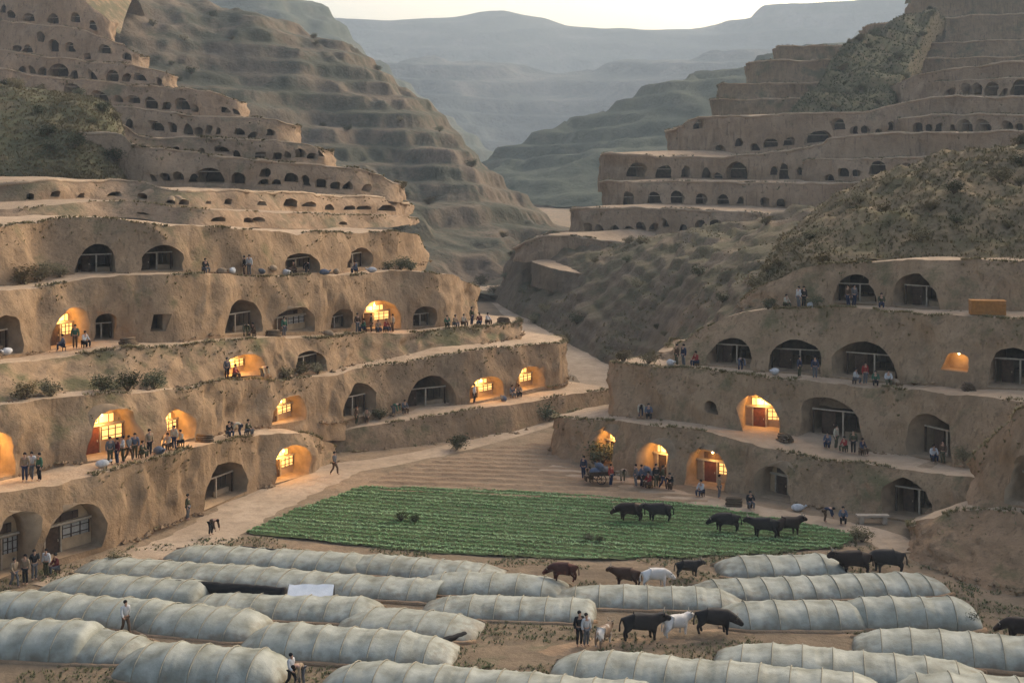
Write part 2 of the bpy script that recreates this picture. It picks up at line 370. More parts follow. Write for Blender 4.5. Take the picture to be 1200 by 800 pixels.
terrace('U5', [(822,150,310,140,312,'w'),(784,180,290,152,293,'w'),(796,182,275,148,279),(820,183,273,137,277),(900,179,271,134,275),(1000,164,268,133,272),(1087,156,265,116,269),(1200,155,255,113,259),(1350,153,250,110,254)], 'R', **UQ)
terrace('V6', [(1035,128,300,105,303,'w'),(1060,127,285,95,289),(1090,116,280,84,284),(1200,113,272,72,276),(1350,110,265,70,269)], 'R', **UQ)
terrace('X1', [(955,212,262,192,264,'w'),(942,214,250,190,253,'w'),(962,214,245,187,249),(1053,213,240,185,244),(1200,213,232,182,236),(1350,213,226,182,230)], 'R', **UQ)
terrace('X2', [(1066,150,280,138,283,'w'),(1052,158,268,139,271,'w'),(1066,157,261,136,265),(1110,157,259,134,263),(1200,156,250,134,254),(1350,154,245,132,249)], 'R', **UQ)
terrace('X3', [(1100,112,290,97,293,'w'),(1092,116,280,96,284),(1120,116,275,94,279),(1200,115,267,92,271),(1350,112,260,90,264)], 'R', **UQ)
UQ['mw'] = 'slope'; UQ['step'] = 1.3
terrace('W1', [(840,138,330,121,334,'w'),(847,136,310,117,314),(1000,135,305,115,309),(1060,134,305,115,309)], 'R', **UQ)
terrace('W2', [(842,118,345,104,348,'w'),(852,118,328,98,332),(950,117,326,97,330),(1060,116,326,97,330)], 'R', **UQ)
terrace('W3', [(875,98,370,85,373,'w'),(887,99,350,72,355),(1005,98,346,70,351),(1200,97,340,66,345)], 'R', **UQ)
terrace('W4', [(908,72,395,60,398,'w'),(922,72,372,54,377),(1060,70,368,52,373),(1200,66,362,45,367),(1350,60,360,40,365)], 'R', **UQ)
terrace('W5', [(1005,54,415,42,418,'w'),(1032,54,392,28,397),(1200,46,385,15,390),(1350,40,380,5,385)], 'R', **UQ)
terrace('W6', [(1062,28,435,12,438,'w'),(1077,28,412,-5,417),(1200,16,405,-30,410),(1350,10,400,-40,405)], 'R', **UQ)

NB = dict(explicit=True, step=.8, amp=1.1, mw='brown', mt='tread_far', tw=6)
terrace('N1', [(625,326,218,306,223),(650,334,211,315,216),(700,342,203,324,209),(760,340,188,322,195)], 'R', **NB)
# ------------------------------------------------------------------ cave dwellings
def arch_pts(w_, h, n, kind):
    if kind == 'window':
        return [(-w_ / 2, 0), (-w_ / 2, h), (w_ / 2, h), (w_ / 2, 0)]
    hj = h - min(h * .72, w_ * .56)
    pts = [(-w_ / 2, 0.0), (-w_ / 2, hj * .5)]
    for i in range(n + 1):
        a = pi - pi * i / n
        pts.append((cos(a) * w_ / 2, hj + sin(a) ** .9 * (h - hj)))
    return pts + [(w_ / 2, hj * .5), (w_ / 2, 0.0)]
def half_width(pts, z):                      # clear half width of the opening at height z
    r = [abs(a[0] + (b[0] - a[0]) * (z - a[1]) / (b[1] - a[1])) for a, b in zip(pts, pts[1:]) if (a[1] - z) * (b[1] - z) < 0]
    return min(r) if r else 0
CAVES = []
def cave(tk, l, r, top, kind, label, bot=None, group=None, glow=1.0, door='wood'):
    T = TER[tk]; ul, ur = T.u_of_px(l), T.u_of_px(r)
    if ul is None or ur is None: print('cave off wall', tk, l, r); return
    u = (ul + ur) / 2; base = T.raw(u, 0); D = base.y; px, by = proj(base)
    Ht = T.height(u); v0 = .03
    if bot is not None: v0 = max(.03, (by - bot) * D / F / Ht)
    h = (min(by, bot or by) - top) * D / F; h = min(h, Ht * (.95 - v0))
    CAVES.append((T, u, abs(ur - ul), h, v0, kind, label, group, glow, door, (l, r)))
    n = 5 if kind == 'small' else 12
    if kind in ('small',): n = 6
    T.holes.append(dict(u=u, v0=v0, arch=arch_pts(abs(ur - ul), h, n, kind)))
BIG = [
 ('L1', -10, 37, 606, 'facade', 'brown arched cave by the greenhouses, partly cut off by a taller neighbour arch'),
 ('L1', 46, 124, 596, 'facade', 'tall brown arched cave with pale lintel behind the people by the greenhouses'),
 ('L1', 242, 292, 545, 'open', 'dark arched cave with sloping sandy floor below the two glowing caves'),
 ('L1', 322, 362, 522, 'lit', 'orange glowing arched cave where the path bends at the field corner'),
 ('L3', -22, 20, 506, 'lit', 'yellow lit arched cave with two people standing just outside it'),
 ('L3', 102, 163, 477, 'lit', 'wide orange lit arched cave with dark door and a crowd before it'),
 ('L3', 189, 229, 479, 'lit', 'bright yellow lit arched cave with seated people in its mouth'),
 ('L3', 315, 358, 465, 'lit', 'amber lit cave with dark central door above the path bend'),
 ('L3', 402, 441, 450, 'open', 'shallow dark arched cave with a person in its mouth above the low wall'),
 ('L3', 473, 531, 442, 'open', 'broad arched cave with pale crossbeam and black doorway above the low wall'),
 ('L3', 547, 591, 443, 'lit', 'glowing arched cave with pale beam and black door near the terrace end'),
 ('L3', 602, 638, 431, 'lit', 'glowing yellow cave closest to the terrace corner above the path'),
 ('L4', 259, 300, 414, 'lit', 'small bright yellow cave with a tiny dark doorway on the middle terrace'),
 ('L4', 342, 382, 408, 'open', 'dim brown cave half hidden by brush on the middle terrace'),
 ('L5', -15, 19, 371, 'open', 'black doorway cave with a white panel at the terrace turn'),
 ('L5', 62, 102, 360, 'lit', 'orange lit cave beside a small dark arched cave and seated people'),
 ('L5', 111, 141, 369, 'open', 'small dark arched cave with pale beam beside the orange lit cave'),
 ('L5', 262, 308, 354, 'open', 'large black arched cave with grey side wall in the third terrace'),
 ('L5', 322, 365, 359, 'facade', 'brown arched cave with pale lattice beside the large black cave'),
 ('L5', 388, 415, 365, 'open', 'small brown arched cave next to the golden lit cave'),
 ('L5', 424, 469, 352, 'lit', 'golden lit cave with bright lintel and people crowding its door'),
 ('L5', 484, 508, 359, 'open', 'narrow grey arched cave nearest the rounded end of the third terrace'),
 ('L6', 89, 134, 283, 'open', 'black arched cave with beam, beside its twin, under the steep cave hillside'),
 ('L6', 160, 207, 283, 'open', 'black arched cave with wide pale side wall under the steep cave hillside'),
 ('L6', 331, 373, 292, 'open', 'dark low arched cave behind heaped goods on the fourth terrace'),
 ('L6', 409, 439, 288, 'open', 'dark narrow cave nearest the shrubs at the fourth terrace end'),
 ('R1', 690, 721, 502, 'lit', 'narrow golden lit cave behind the loaded carts'),
 ('R1', 747, 780, 517, 'lit', 'pale glowing doorway cave behind the crowd by the carts'),
 ('R1', 799, 847, 525, 'lit', 'dim arched cave with pale beam and red doorway beside the field'),
 ('R1', 879, 926, 544, 'facade', 'rusty brown arched cave opposite the cattle in the field'),
 ('R1', 1038, 1093, 559, 'open', 'dark arched cave with stone bench beside the earth mound'),
 ('R0b', 1172, 1232, 538, 'facade', 'orange brown arch cut into the near earth mound'),
 ('R2', 865, 911, 460, 'lit', 'golden lit cave with red door on the lower right-hand terrace wall'),
 ('R2', 936, 1008, 464, 'open', 'wide black arched cave with crossbeam and seated row of people'),
 ('R2', 1060, 1122, 484, 'open', 'dark arched cave with tilted beam and people in its doorway'),
 ('R3', 831, 880, 393, 'open', 'dark arched cave at the rubble end of the upper village ledge'),
 ('R3', 904, 971, 396, 'open', 'reddish arched cave with pale beam below the people with bundles'),
 ('R3', 984, 1050, 398, 'open', 'broad dark arched cave with white post below the twin top caves'),
 ('R3', 1164, 1222, 407, 'open', 'deep black arched cave beyond the little yellow niche'),
 ('R4', 974, 1023, 321, 'open', 'dark cave with person at its door under the bushy slope'),
 ('R4', 1045, 1098, 317, 'open', 'dark cave with tall posts between the orange crate and its neighbour cave'),
]
for tk, l, r, top, kind, lab in BIG:
    cave(tk, l, r, top, kind, lab, glow={(322, 362): 1.3, (189, 229): 1.8, (259, 300): 1.9, (-22, 20): 1.4, (799, 847): .35, (747, 780): .7, (315, 358): .8}.get((l, r), 1.0), door='redwood' if l in (865, 799, 102, 904) else 'wood')
cave('L5', 184, 198, 366, 'window', 'small square black window in the bare terrace wall', bot=385)
cave('R2', 829, 842, 467, 'small', 'round dark hole beside the golden cave with red door', bot=482)
cave('R3', 1107, 1140, 410, 'niche', 'small yellow lit niche in the upper village wall', bot=434)
SM = {
 'L6b': ('thin dark slot cave on the low step above the fourth terrace', [(160,172,250,258),(250,262,253,261),(288,300,254,262),(300,310,251,258),(396,405,256,263)]),
 'L7': ('small dark cave on the second step of the steep cave hillside', [(128,140,224,233),(155,167,224,236),(190,199,230,238),(205,215,229,239),(300,308,234,243),(332,347,230,242),(380,392,236,245),(405,417,239,246),(421,432,240,246),(442,459,238,247)]),
 'L8': ('small dark cave on the third step of the steep cave hillside', [(223,234,209,218),(237,264,201,222),(277,289,205,217),(305,315,198,208),(309,318,212,219),(322,330,212,219),(335,348,203,214),(354,366,208,220),(373,382,208,220),(390,400,212,222),(404,412,213,223),(426,434,216,226)]),
 'L9': ('small dark cave on the fourth step of the steep cave hillside', [(180,190,170,178),(252,268,169,178),(297,312,178,188),(348,358,174,186),(361,369,180,188),(371,379,173,183)]),
 'L10': ('small dark cave on the fifth step of the steep cave hillside', [(174,187,141,154),(194,201,143,155),(213,225,145,157),(228,237,148,157),(242,249,146,157),(314,323,150,158)]),
 'L11': ('small dark cave on the sixth step of the steep cave hillside', [(73,92,97,110),(111,126,108,121),(147,158,111,121),(169,180,114,127),(202,218,115,129),(222,231,124,132),(266,276,127,134)]),
 'L12u': ('small dark cave on the seventh step of the steep cave hillside', [(49,57,78,87),(61,78,75,88),(105,112,80,92),(128,139,82,94),(159,171,83,93)]),
 'L13': ('small dark cave on the topmost cave row of the steep hillside', [(46,54,38,50),(64,72,47,60),(80,89,50,60),(101,109,62,69),(118,128,51,61),(146,154,61,70)]),
 'L14': ('faint cave hole under the hilltop of the steep hillside', [(30,40,16,24),(54,66,17,27)]),
 'U2': ('small dark cave at the foot of the stepped spur', [(663+22,694,262,273),(698,708,263,274),(719,730,264,275)]),
 'U3': ('small dark cave in the middle row of the stepped spur', [(731,743,226,243),(760,774,227,243),(789,801,226,243),(816,827,229,241),(844,859,230,245)]),
 'U4': ('dark arched cave in the upper row of the stepped spur', [(734,752,193,209),(769,787,195,210),(799,808,197,209),(822,832,198,211),(836,847,203,212),(854,873,193,210),(911,922,194,210)]),
 'U5': ('dark cave under the grassy top of the stepped spur', [(812,822,140,152),(893,910,163,172),(922,934,161,170),(949,972,155,168),(978,990,142,153)]),
 'X1': ('dark cave in the thin tier above the bushy slope', [(985,995,198,208),(1019,1035,190,206),(1056,1071,192,206),(1092,1101,196,206),(1120,1132,192,205),(1158,1166,195,206)]),
 'X2': ('dark cave on the middle ledge above the bushy slope', [(1068,1078,143,155),(1084,1092,146,155),(1098,1108,145,155),(1130,1142,141,154),(1147,1160,141,154),(1176,1186,143,154)]),
 'X3': ('black cave in the topmost row above the stepped spur', [(1108,1117,103,112),(1126,1137,98,112),(1139,1148,98,112),(1153,1169,97,112),(1187,1203,95,112)]),
}
_r = random.Random(21)
for tk, a, b, yo in (('L8', 180, 430, 0), ('L9', 170, 370, 0), ('L10', 140, 330, 0), ('L11', 60, 270, 0), ('L12u', 10, 190, 0), ('L13', 8, 150, 0), ('L7', 20, 450, 0), ('L14', 5, 110, 0), ('U2', 690, 930, 1), ('U3', 725, 930, 1), ('U4', 725, 960, 1), ('U5', 805, 1050, 1), ('X1', 965, 1195, 1), ('X2', 1066, 1195, 1), ('X3', 1095, 1195, 1)):
    rows = SM[tk][1]; T = TER[tk]
    for _ in range(40):
        x = _r.uniform(a, b); w_ = _r.uniform(6, 10)
        if len(rows) > 15 or any(x - w_ / 2 - 4 < q[1] and x + w_ / 2 + 4 > q[0] for q in rows): continue
        u = T.u_of_px(x)
        if u is None: continue
        yb = proj(T.raw(u, 0))[1]; yt = proj(T.raw(u, 1))[1]
        if yb - yt < 9: continue
        h_ = min(_r.uniform(7, 10), (yb - yt) * .6); o_ = _r.uniform(0, .25) * (yb - yt)
        rows.append((x - w_ / 2, x + w_ / 2, yb - o_ - h_, yb - o_))
for tk, (lab, rows) in SM.items():
    for l, r, a, b in rows:
        c_ = (l + r) / 2; l, r = c_ + (l - c_) * 1.2, c_ + (r - c_) * 1.2; a -= (b - a) * .18
        cave(tk, l, r, a, 'small', ('wide ' if r - l > 1.35 * (b - a) else 'narrow ' if r - l < .85 * (b - a) else '') + (lab if (r - l) * (b - a) < 200 else lab.replace('small', 'larger')), bot=b, group=lab.replace('small ', '').replace(' cave ', ' caves ', 1))

def local(o, t, n, x, y, z): return o + t * x + n * y + V((0, 0, z))
ME_CACHE = {}
def build_cave(T, u, w_, h, v0, kind, label, group, glow, door, pxs):
    Ht = T.height(u); vv = lambda dz: v0 + dz / Ht
    a, b = T.surf(u - w_ / 2, v0), T.surf(u + w_ / 2, v0)
    t = b - a; t.z = 0; t.normalize(); n = V((t.y, -t.x, 0))
    if n.dot(T.inw) < 0: n = -n
    o = (a + b) / 2
    root = obj('cave_dwelling', None, loc=o, label=label, category='cave')
    root.empty_display_size = .3
    if group: root['group'] = group
    ap = arch_pts(w_, h, 6 if kind == 'small' else 12, kind)
    loop = [ap[0]]
    for q in ap[1:]: loop.append(q)
    depth = {'open': 7.5, 'lit': 2.3, 'facade': 1.7, 'small': max(2.2, w_ * 1.2), 'window': 1.6, 'niche': .9}[kind]
    rings = [[T.surf(u + dx, vv(dz)) - o - n * .015 for dx, dz in loop]]
    fy = [q.dot(n) for q in rings[0]]
    yo = max([y0 for (dx, dz), y0 in zip(loop, fy) if dz <= h * .75] + [0])
    depth = max(yo + depth * .5, max(fy) + .7) if kind in ('lit', 'facade') else depth + max(0, max(fy))
    for k in (.25, .6, 1.0):
        rings.append([local(V(), t, n, dx * (1 - .04 * k), y0 + (depth - y0) * k, max(dz, .03) * (1 - .03 * k)) for (dx, dz), y0 in zip(loop, fy)])
    yo = max([y0 for (dx, dz), y0 in zip(loop, fy) if dz <= h * .75] + [0])
    vs_ = [p for r in rings for p in r]; m = len(loop); fs = []
    for i in range(3):
        for j in range(m): fs.append((i * m + j, i * m + (j + 1) % m, (i + 1) * m + (j + 1) % m, (i + 1) * m + j))
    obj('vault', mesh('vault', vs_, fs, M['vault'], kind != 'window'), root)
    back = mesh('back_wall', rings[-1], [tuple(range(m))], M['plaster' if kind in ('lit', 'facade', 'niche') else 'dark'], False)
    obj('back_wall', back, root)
    AX = (t, n, V((0, 0, 1)))
    def bx(x, y, z, sx, sy, sz, name, mm, par=root):
        q = MB(); q.box(local(V(), t, n, x, y, z), (sx, sy, sz), AX); return q.build(name, M[mm], par)
    if kind == 'small' and w_ > 1.9:
        bx(0, yo + .3, h * .62, half_width(loop, h * .62) * 2 * .98, .12, .1, 'lintel_beam', 'beam')
        return
    if kind in ('open',):
        yf = yo + .7; zl = h * .56; hw = half_width(loop, zl)
        bx(0, yf, zl, hw * 2 * .985, .12, .09, 'lintel_beam', 'beam')
        for sx in (-hw + .12, hw * .12, hw - .12):
            bx(sx, yf, zl / 2 - .03, .12, .12, zl - .07, 'door_post', 'beam' if sx < hw * .5 and sx > 0 else 'wood')
        if w_ > 2.5:
            d = bx((-hw + hw * .12) / 2, yf + .35, zl * .46, hw * .5, .06, zl * .9, 'door', 'wood'); 
            bx((-hw + hw * .12) / 2 + hw * .18, yf + .31, zl * .45, .05, .05, .12, 'door_handle', 'beam', d)
            # low sill wall with lattice in the right half
            x0, x1 = hw * .12 + .07, hw - .19
            wd = bx((x0 + x1) / 2, yf + .3, zl * .14, x1 - x0, .18, zl * .26, 'window_sill', 'vault')
            for k in range(3):
                bx(x0 + (x1 - x0) * (k + .5) / 3, yf + .3, zl * .68, .05, .05, zl * .56, 'window_bar', 'wood')
    elif kind in ('lit', 'facade'):
        yf = depth - .12; zl = h * .55; hw = half_width(loop, zl)
        bx(0, yf - .1, zl, hw * 2 * .95, .16, .13, 'lintel_beam', 'beam')
        dw = min(1.1, w_ * .3); dx = -w_ * .12
        d = bx(dx, yf, zl * .48, dw, .1, zl * .93, 'door', door)
        bx(dx + dw * .36, yf - .08, zl * .45, .05, .06, .14, 'door_handle', 'beam', d)
        for sx in (-1, 1): bx(dx + sx * (dw / 2 + .06), yf - .04, zl * .48, .1, .18, zl * .96, 'door_post', 'beam')
        wx0 = dx + dw / 2 + .2; wx1 = hw * .9
        if wx1 - wx0 > .4:
            wd = bx((wx0 + wx1) / 2, yf + .02, zl * .68, wx1 - wx0, .08, zl * .46, 'window', 'paper' if kind == 'lit' else 'greypaper')
            for k in range(4): bx(wx0 + (wx1 - wx0) * k / 3, yf - .05, zl * .68, .045, .06, zl * .46, 'window_bar', 'wood', wd)
            for k in range(2): bx((wx0 + wx1) / 2, yf - .052, zl * (.56 + .24 * k), wx1 - wx0, .05, .04, 'window_bar', 'wood', wd)
        # fanlight above the lintel
        z1 = zl + (h - zl) * .42; fw = half_width(loop, z1) * 1.35
        fl = bx(0, yf + .02, (zl + z1) / 2 + .06, fw, .08, (z1 - zl) * .8, 'fanlight', 'paper' if kind == 'lit' and glow > .5 else 'wood')
        for k in range(3): bx(-fw / 2 + fw * (k + .5) / 3, yf - .04, (zl + z1) / 2 + .06, .045, .05, (z1 - zl) * .8, 'fanlight_bar', 'wood', fl)
    if kind in ('lit', 'niche'):
        q = MB(); c = local(V(), t, n, -w_ * .02, max(yo + (depth - yo) * .4, max(fy) + .28), h * .78); q.ball(c, .09, 8, 6)
        q.tube([c, c + V((0, 0, h * .1))], .012, 5)
        lp = q.build('lamp', M['bulb'], root, True)
        li = bpy.data.lights.new('lamp_light', 'POINT'); li.energy = 115 * glow * (.18 if kind == 'niche' else 1); li.color = (1, .54, .16); li.shadow_soft_size = .3
        lo = obj('lamp_light', li, root, loc=c - V((0, 0, .12 * h)) - n * .1)
for k in ('L7', 'L8', 'L9', 'L10', 'L11', 'L12u', 'L13', 'U1', 'U2', 'U3', 'U4', 'U5', 'V6', 'X1', 'X2', 'X3', 'W1', 'W2', 'W3', 'W4', 'W5'): TER[k].lip = .65 if k[0] == 'L' else .75
for t in {id(t): t for t in TER.values()}.values(): t.build()
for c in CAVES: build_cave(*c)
print('caves', len(CAVES))

# ------------------------------------------------------------------ slopes, ridges, mountains
def loft(name, rows, m, nu, nv, amp, freq, ridged=.5, down=None, kind='structure', detail=.3, droop=0.0, steps=0.0, sm=.7):
    """a hillside through several surveyed lines; the last line is carried down behind so that the hill has a back"""
    R = [[P(*q) for q in r] for r in rows]
    if down: R.append([p + V((0, down, -(p.z + 8) if p.z > -8 else 0)) for p in R[-1]])
    vs_ = []
    for i in range(nu + 1):
        col = [curve_at(r, i / nu * (len(r) - 1)) for r in R]
        for j in range(nv + 1):
            s_ = j / nv * (len(col) - 1); p = curve_at(col, s_)
            q = p * freq
            rd = (1 - abs(noise.noise(q * 1.0)) * 2) * .6 + (1 - abs(noise.noise(q * 2.3 + V((4, 4, 4)))) * 2) * .3 + fbm(q * 4) * detail
            k = min(1, j / nv * 4)
            d = V((0, -.5, .85)) * (rd * ridged + fbm(q * .7) * (1 - ridged)) * amp * (.3 + .7 * k)
            if steps and 0 < j:                     # old field terraces worn into the slope
                zz = (p + d).z / steps + noise.noise(q * .8) * .8; fr = zz - math.floor(zz); t_ = min(1, max(0, (fr - .55) / .4)); t_ = t_ * t_ * (3 - 2 * t_)
                d.z += (t_ - fr) * steps * sm * max(0, min(1, .75 + noise.noise(q * .6 + V((7, 0, 0))) * 1.6))
            e = max(0, 1 - min(i, nu - i) / (nu * .12)); d += V((0, e * e * droop * .6, -e * e * droop))
            vs_.append(p + d)
    fs = [(i * (nv + 1) + j, (i + 1) * (nv + 1) + j, (i + 1) * (nv + 1) + j + 1, i * (nv + 1) + j + 1) for i in range(nu) for j in range(nv)]
    return obj(name, mesh(name, vs_, fs, M[m]), kind=kind)
# brown slope between the spur and the village ledges
loft('brown_slope', [[(560,350,245),(606,376,214),(650,402,190),(700,434,168),(742,446,158),(800,428,130),(870,366,121.5),(940,357,124)],
                     [(585,324,236),(630,338,220),(680,352,202),(730,352,186),(780,342,174),(830,328,160),(900,316,146),(985,290,146)],
                     [(590,306,246),(630,286,240),(680,288,236),(720,292,230),(760,288,228),(800,282,226),(880,270,212),(1000,240,200)]], 'brown', 200, 150, 2.2, .055, .9, 40, detail=.6, droop=3, steps=1.5, sm=.6)
loft('bushy_slope', [[(880,352,124),(930,322,122),(1000,311,120.5),(1080,309,119),(1200,311,115.5),(1350,304,112)],
                     [(905,305,138),(960,270,136),(1040,245,134),(1120,230,132),(1200,225,130),(1350,215,126)],
                     [(950,266,165),(1010,228,160),(1080,202,155),(1140,189,152),(1200,183,150),(1350,175,146)],
                     [(985,262,205),(1040,245,205),(1100,232,205),(1150,225,205),(1200,220,205),(1350,215,200)]], 'bush_slope', 150, 90, 2.4, .10, .75, 10, detail=.5)
loft('grassy_bank', [[(-170,216,160),(-60,215,160),(40,214,161),(105,214,164),(160,216,170)],
                     [(-170,160,171),(-60,160,171),(40,163,172),(100,166,172),(150,196,173)],
                     [(-170,96,190),(-60,99,190),(40,111,190),(95,119,189),(142,131,188)],
                     [(-170,98,216),(-60,101,216),(40,113,216),(95,122,216),(142,140,212)]], 'grass_slope', 60, 46, 1.6, .09, .6, None, droop=3)
loft('grassy_spur', [[(898,150,277),(950,150,276),(1000,150,275),(1052,142,274)],
                     [(945,106,296),(990,92,304),(1035,80,312),(1075,72,320)],
                     [(985,76,332),(1030,53,350),(1075,36,372),(1112,28,388)]], 'grass_slope', 70, 90, 3.0, .07, .6, 10, droop=6, steps=4.5, sm=.7)
loft('gullied_ridge', [[(40,190,315),(150,215,305),(250,235,295),(330,260,280),(400,290,262),(470,318,250),(540,342,236),(600,350,235),(660,335,258),(720,322,285)],
                       [(70,70,370),(160,80,370),(250,105,372),(330,130,370),(400,165,360),(470,225,330),(540,290,290),(600,310,285),(655,308,300),(710,302,315)],
                       [(120,5,430),(180,16,440),(260,31,448),(345,46,452),(405,68,450),(450,98,445),(508,136,430),(562,192,405),(612,246,375),(690,285,350)]], 'ridge', 220, 190, 6, .018, .85, 120, detail=.5, steps=5, sm=.6)
loft('right_ridge', [[(520,228,690),(600,240,610),(700,246,565),(900,246,565),(1150,246,565)],
                     [(545,210,720),(620,195,700),(720,178,690),(880,160,700),(1150,130,720)],
                     [(565,193,760),(630,163,770),(705,130,785),(765,106,800),(880,82,850),(960,60,900),(1150,30,950)]], 'ridge2', 110, 110, 12, .012, .7, 200, detail=.5, steps=9, sm=.6)
loft('left_far_ridge', [[(-100,190,1000),(200,190,1050),(420,195,1150),(540,198,1350),(620,196,1500)],
                        [(-100,-10,1150),(200,4,1250),(300,2,1280),(362,9,1320),(410,52,1320),(460,95,1360),(520,142,1420),(575,183,1550)]], 'ridge2', 110, 90, 22, .006, .7, 300, detail=.5, steps=18, sm=.6)
loft('middle_mountain', [[(300,190,1500),(520,189,1600),(640,189,1700),(800,186,1700),(1000,186,1700),(1300,186,1700)],
                         [(300,120,1800),(520,130,1850),(640,140,1900),(800,130,1850),(1000,120,1850),(1300,110,1850)],
                         [(300,80,2050),(420,78,2080),(520,72,2100),(640,88,2150),(740,80,2150),(900,66,2100),(1000,60,2100),(1300,40,2000)]], 'mount', 140, 110, 26, .0035, .7, 300, detail=.4, steps=24, sm=.8)
loft('far_mountain', [[(150,186,2300),(500,186,2400),(800,186,2500),(1300,186,2400)],
                      [(150,22,2900),(300,26,2950),(420,23,2950),(530,23,3000),(590,16,3050),(645,26,3050),(700,34,3050),(780,34,3050),(850,28,3000),(885,14,2950),(935,4,2950),(1060,-6,2900),(1300,-25,2900)]], 'mount', 140, 110, 14, .004, .6, 500, detail=.3, steps=36, sm=.8)
# hill bodies behind the topmost terraces
loft('left_hilltop', [[(-170,-20,325),(0,-10,325),(60,0,325),(105,15,326),(140,40,328)],[(-170,-80,370),(0,-60,372),(80,-40,375),(130,-5,385),(170,20,400)]], 'slope', 30, 16, 2, .05, .5, 60)
loft('right_hilltop', [[(1060,5,417),(1120,-8,415),(1200,-25,412),(1350,-35,408)],[(1075,-40,450),(1120,-60,450),(1200,-80,450),(1350,-90,450)]], 'grass_slope', 30, 16, 2, .05, .5, 60)

# ------------------------------------------------------------------ ground, path, fields
def sheet(name, xs, ys, z, m, amp=.05, **k):
    vs_ = [V((x, y, z + (fbm(V((x * .4, y * .4, 0))) * amp if y < 400 else 0))) for x in xs for y in ys]
    n = len(ys); fs = [(i * n + j, (i + 1) * n + j, (i + 1) * n + j + 1, i * n + j + 1) for i in range(len(xs) - 1) for j in range(n - 1)]
    return obj(name, mesh(name, vs_, fs, M[m]), kind='structure')
gx = [-2600, -1200, -500, -200, -100] + [x * 1.0 for x in range(-60, 61)] + [100, 200, 500, 1200, 2600]
gy = [-150, 0, 30, 50] + [55 + i * 1.0 for i in range(110)] + [175, 190, 210, 240, 280, 330, 400, 600, 1000, 2000, 3900]
sheet('valley_ground', gx, gy, 0, 'ground')
def ribbon(name, line, m, z, n=60, kind='structure'):
    """strip through (px, row, half width m) on the valley floor"""
    c = [G(a, b) for a, b, _ in line]; hw = [V((q[2], 0, 0)) for q in line]; vs_ = []
    for i in range(n + 1):
        s_ = i / n * (len(c) - 1); p = curve_at(c, s_); d = curve_at(c, min(s_ + .05, len(c) - 1)) - curve_at(c, max(s_ - .05, 0)); d.normalize()
        nn = V((d.y, -d.x, 0)); hwid = curve_at(hw, s_).x
        for k in range(-3, 4):
            q = p + nn * hwid * k / 3 * (1 + .25 * noise.noise(p * .8 + V((0, 0, k))))
            vs_.append(V((q.x, q.y, z + fbm(V((q.x * .4, q.y * .4, 0))) * .05 + (.02 if abs(k) < 3 else -.05))))
    fs = [(i * 7 + k, i * 7 + k + 1, i * 7 + k + 8, i * 7 + k + 7) for i in range(n) for k in range(6)]
    return obj(name, mesh(name, vs_, fs, M[m]), kind=kind)
ribbon('dirt_path', [(60,690,2.2),(160,655,2.0),(235,630,2.4),(300,592,2.6),(360,565,2.6),(400,549,2.2),(470,538,1.6),(560,518,1.5),(640,494,1.5),(690,470,1.8),(700,445,2.5),(685,425,3.0),(650,400,3.5),(600,355,4),(565,325,4.5),(560,308,5),(590,296,6)], 'path', .03, 90)
ribbon('village_path', [(640,548,1.2),(720,562,1.4),(800,582,1.5),(880,598,1.5),(960,612,1.6),(1030,628,1.6),(1062,648,1.5)], 'path', .03, 50)
ribbon('greenhouse_path', [(640,770,1.2),(720,752,1.3),(820,746,1.3),(920,738,1.2),(1000,742,1.0)], 'soil', .03, 40)

def in_poly_sheet(name, corners, m, z, furrow, dirv, du=.3, dv=.12, amp=.1, parent=None):
    """ploughed strip: furrow ridges run along dirv"""
    C = [G(*c) for c in corners]; d = (G(*dirv[1]) - G(*dirv[0])); d.z = 0; d.normalize(); n = V((-d.y, d.x, 0))
    poly = [(c.dot(d), c.dot(n)) for c in C]
    a0, a1 = min(p[0] for p in poly), max(p[0] for p in poly); b0, b1 = min(p[1] for p in poly), max(p[1] for p in poly)
    na, nb = int((a1 - a0) / du) + 1, int((b1 - b0) / dv) + 1
    idx, vs_, fs = {}, [], []
    def vert(i, j):
        if (i, j) not in idx:
            a, b = a0 + i * du, b0 + j * dv; p = d * a + n * b
            zz = z + fbm(V((p.x * .4, p.y * .4, 0))) * .05 + (cos(2 * pi * b / furrow + noise.noise(p * .15) * 1.2) * amp + fbm(p * 1.7) * amp * .5)
            idx[i, j] = len(vs_); vs_.append(V((p.x, p.y, zz)))
        return idx[i, j]
    for i in range(na):
        for j in range(nb):
            a, b = a0 + (i + .5) * du, b0 + (j + .5) * dv
            if inside(a + noise.noise(V((a * .5, b * .5, 3))) * .5, b + noise.noise(V((a * .5, b * .5, 8))) * .3, poly):
                fs.append((vert(i, j), vert(i + 1, j), vert(i + 1, j + 1), vert(i, j + 1)))
    o = obj(name, mesh(name, vs_, fs, M[m]), kind='structure')
    return poly, d, n, (a0, a1, b0, b1)
in_poly_sheet('tilled_field', [(432,566),(470,551),(560,527),(650,518),(672,545),(720,562),(830,584),(830,600),(660,586),(500,578),(425,577)], 'soil', .05, 1.5, ((430, 566), (700, 574)), amp=.09)
FIELD = [(288,625),(340,600),(425,571),(540,573),(660,580),(830,593),(1005,627),(985,643),(850,652),(700,657),(500,648),(380,636)]
fp, fd, fn, (fa0, fa1, fb0, fb1) = in_poly_sheet('crop_soil', FIELD, 'cropsoil', .11, .9, ((300, 612), (700, 643)), amp=.05)
in_poly_sheet('greenhouse_plot', [(-150,705),(150,668),(260,644),(400,652),(700,668),(860,662),(1000,655),(1075,680),(1180,715),(1400,760),(1400,930),(-150,930)], 'plot', .035, 5.0, ((300, 700), (700, 722)), du=.4, dv=.3, amp=.03)
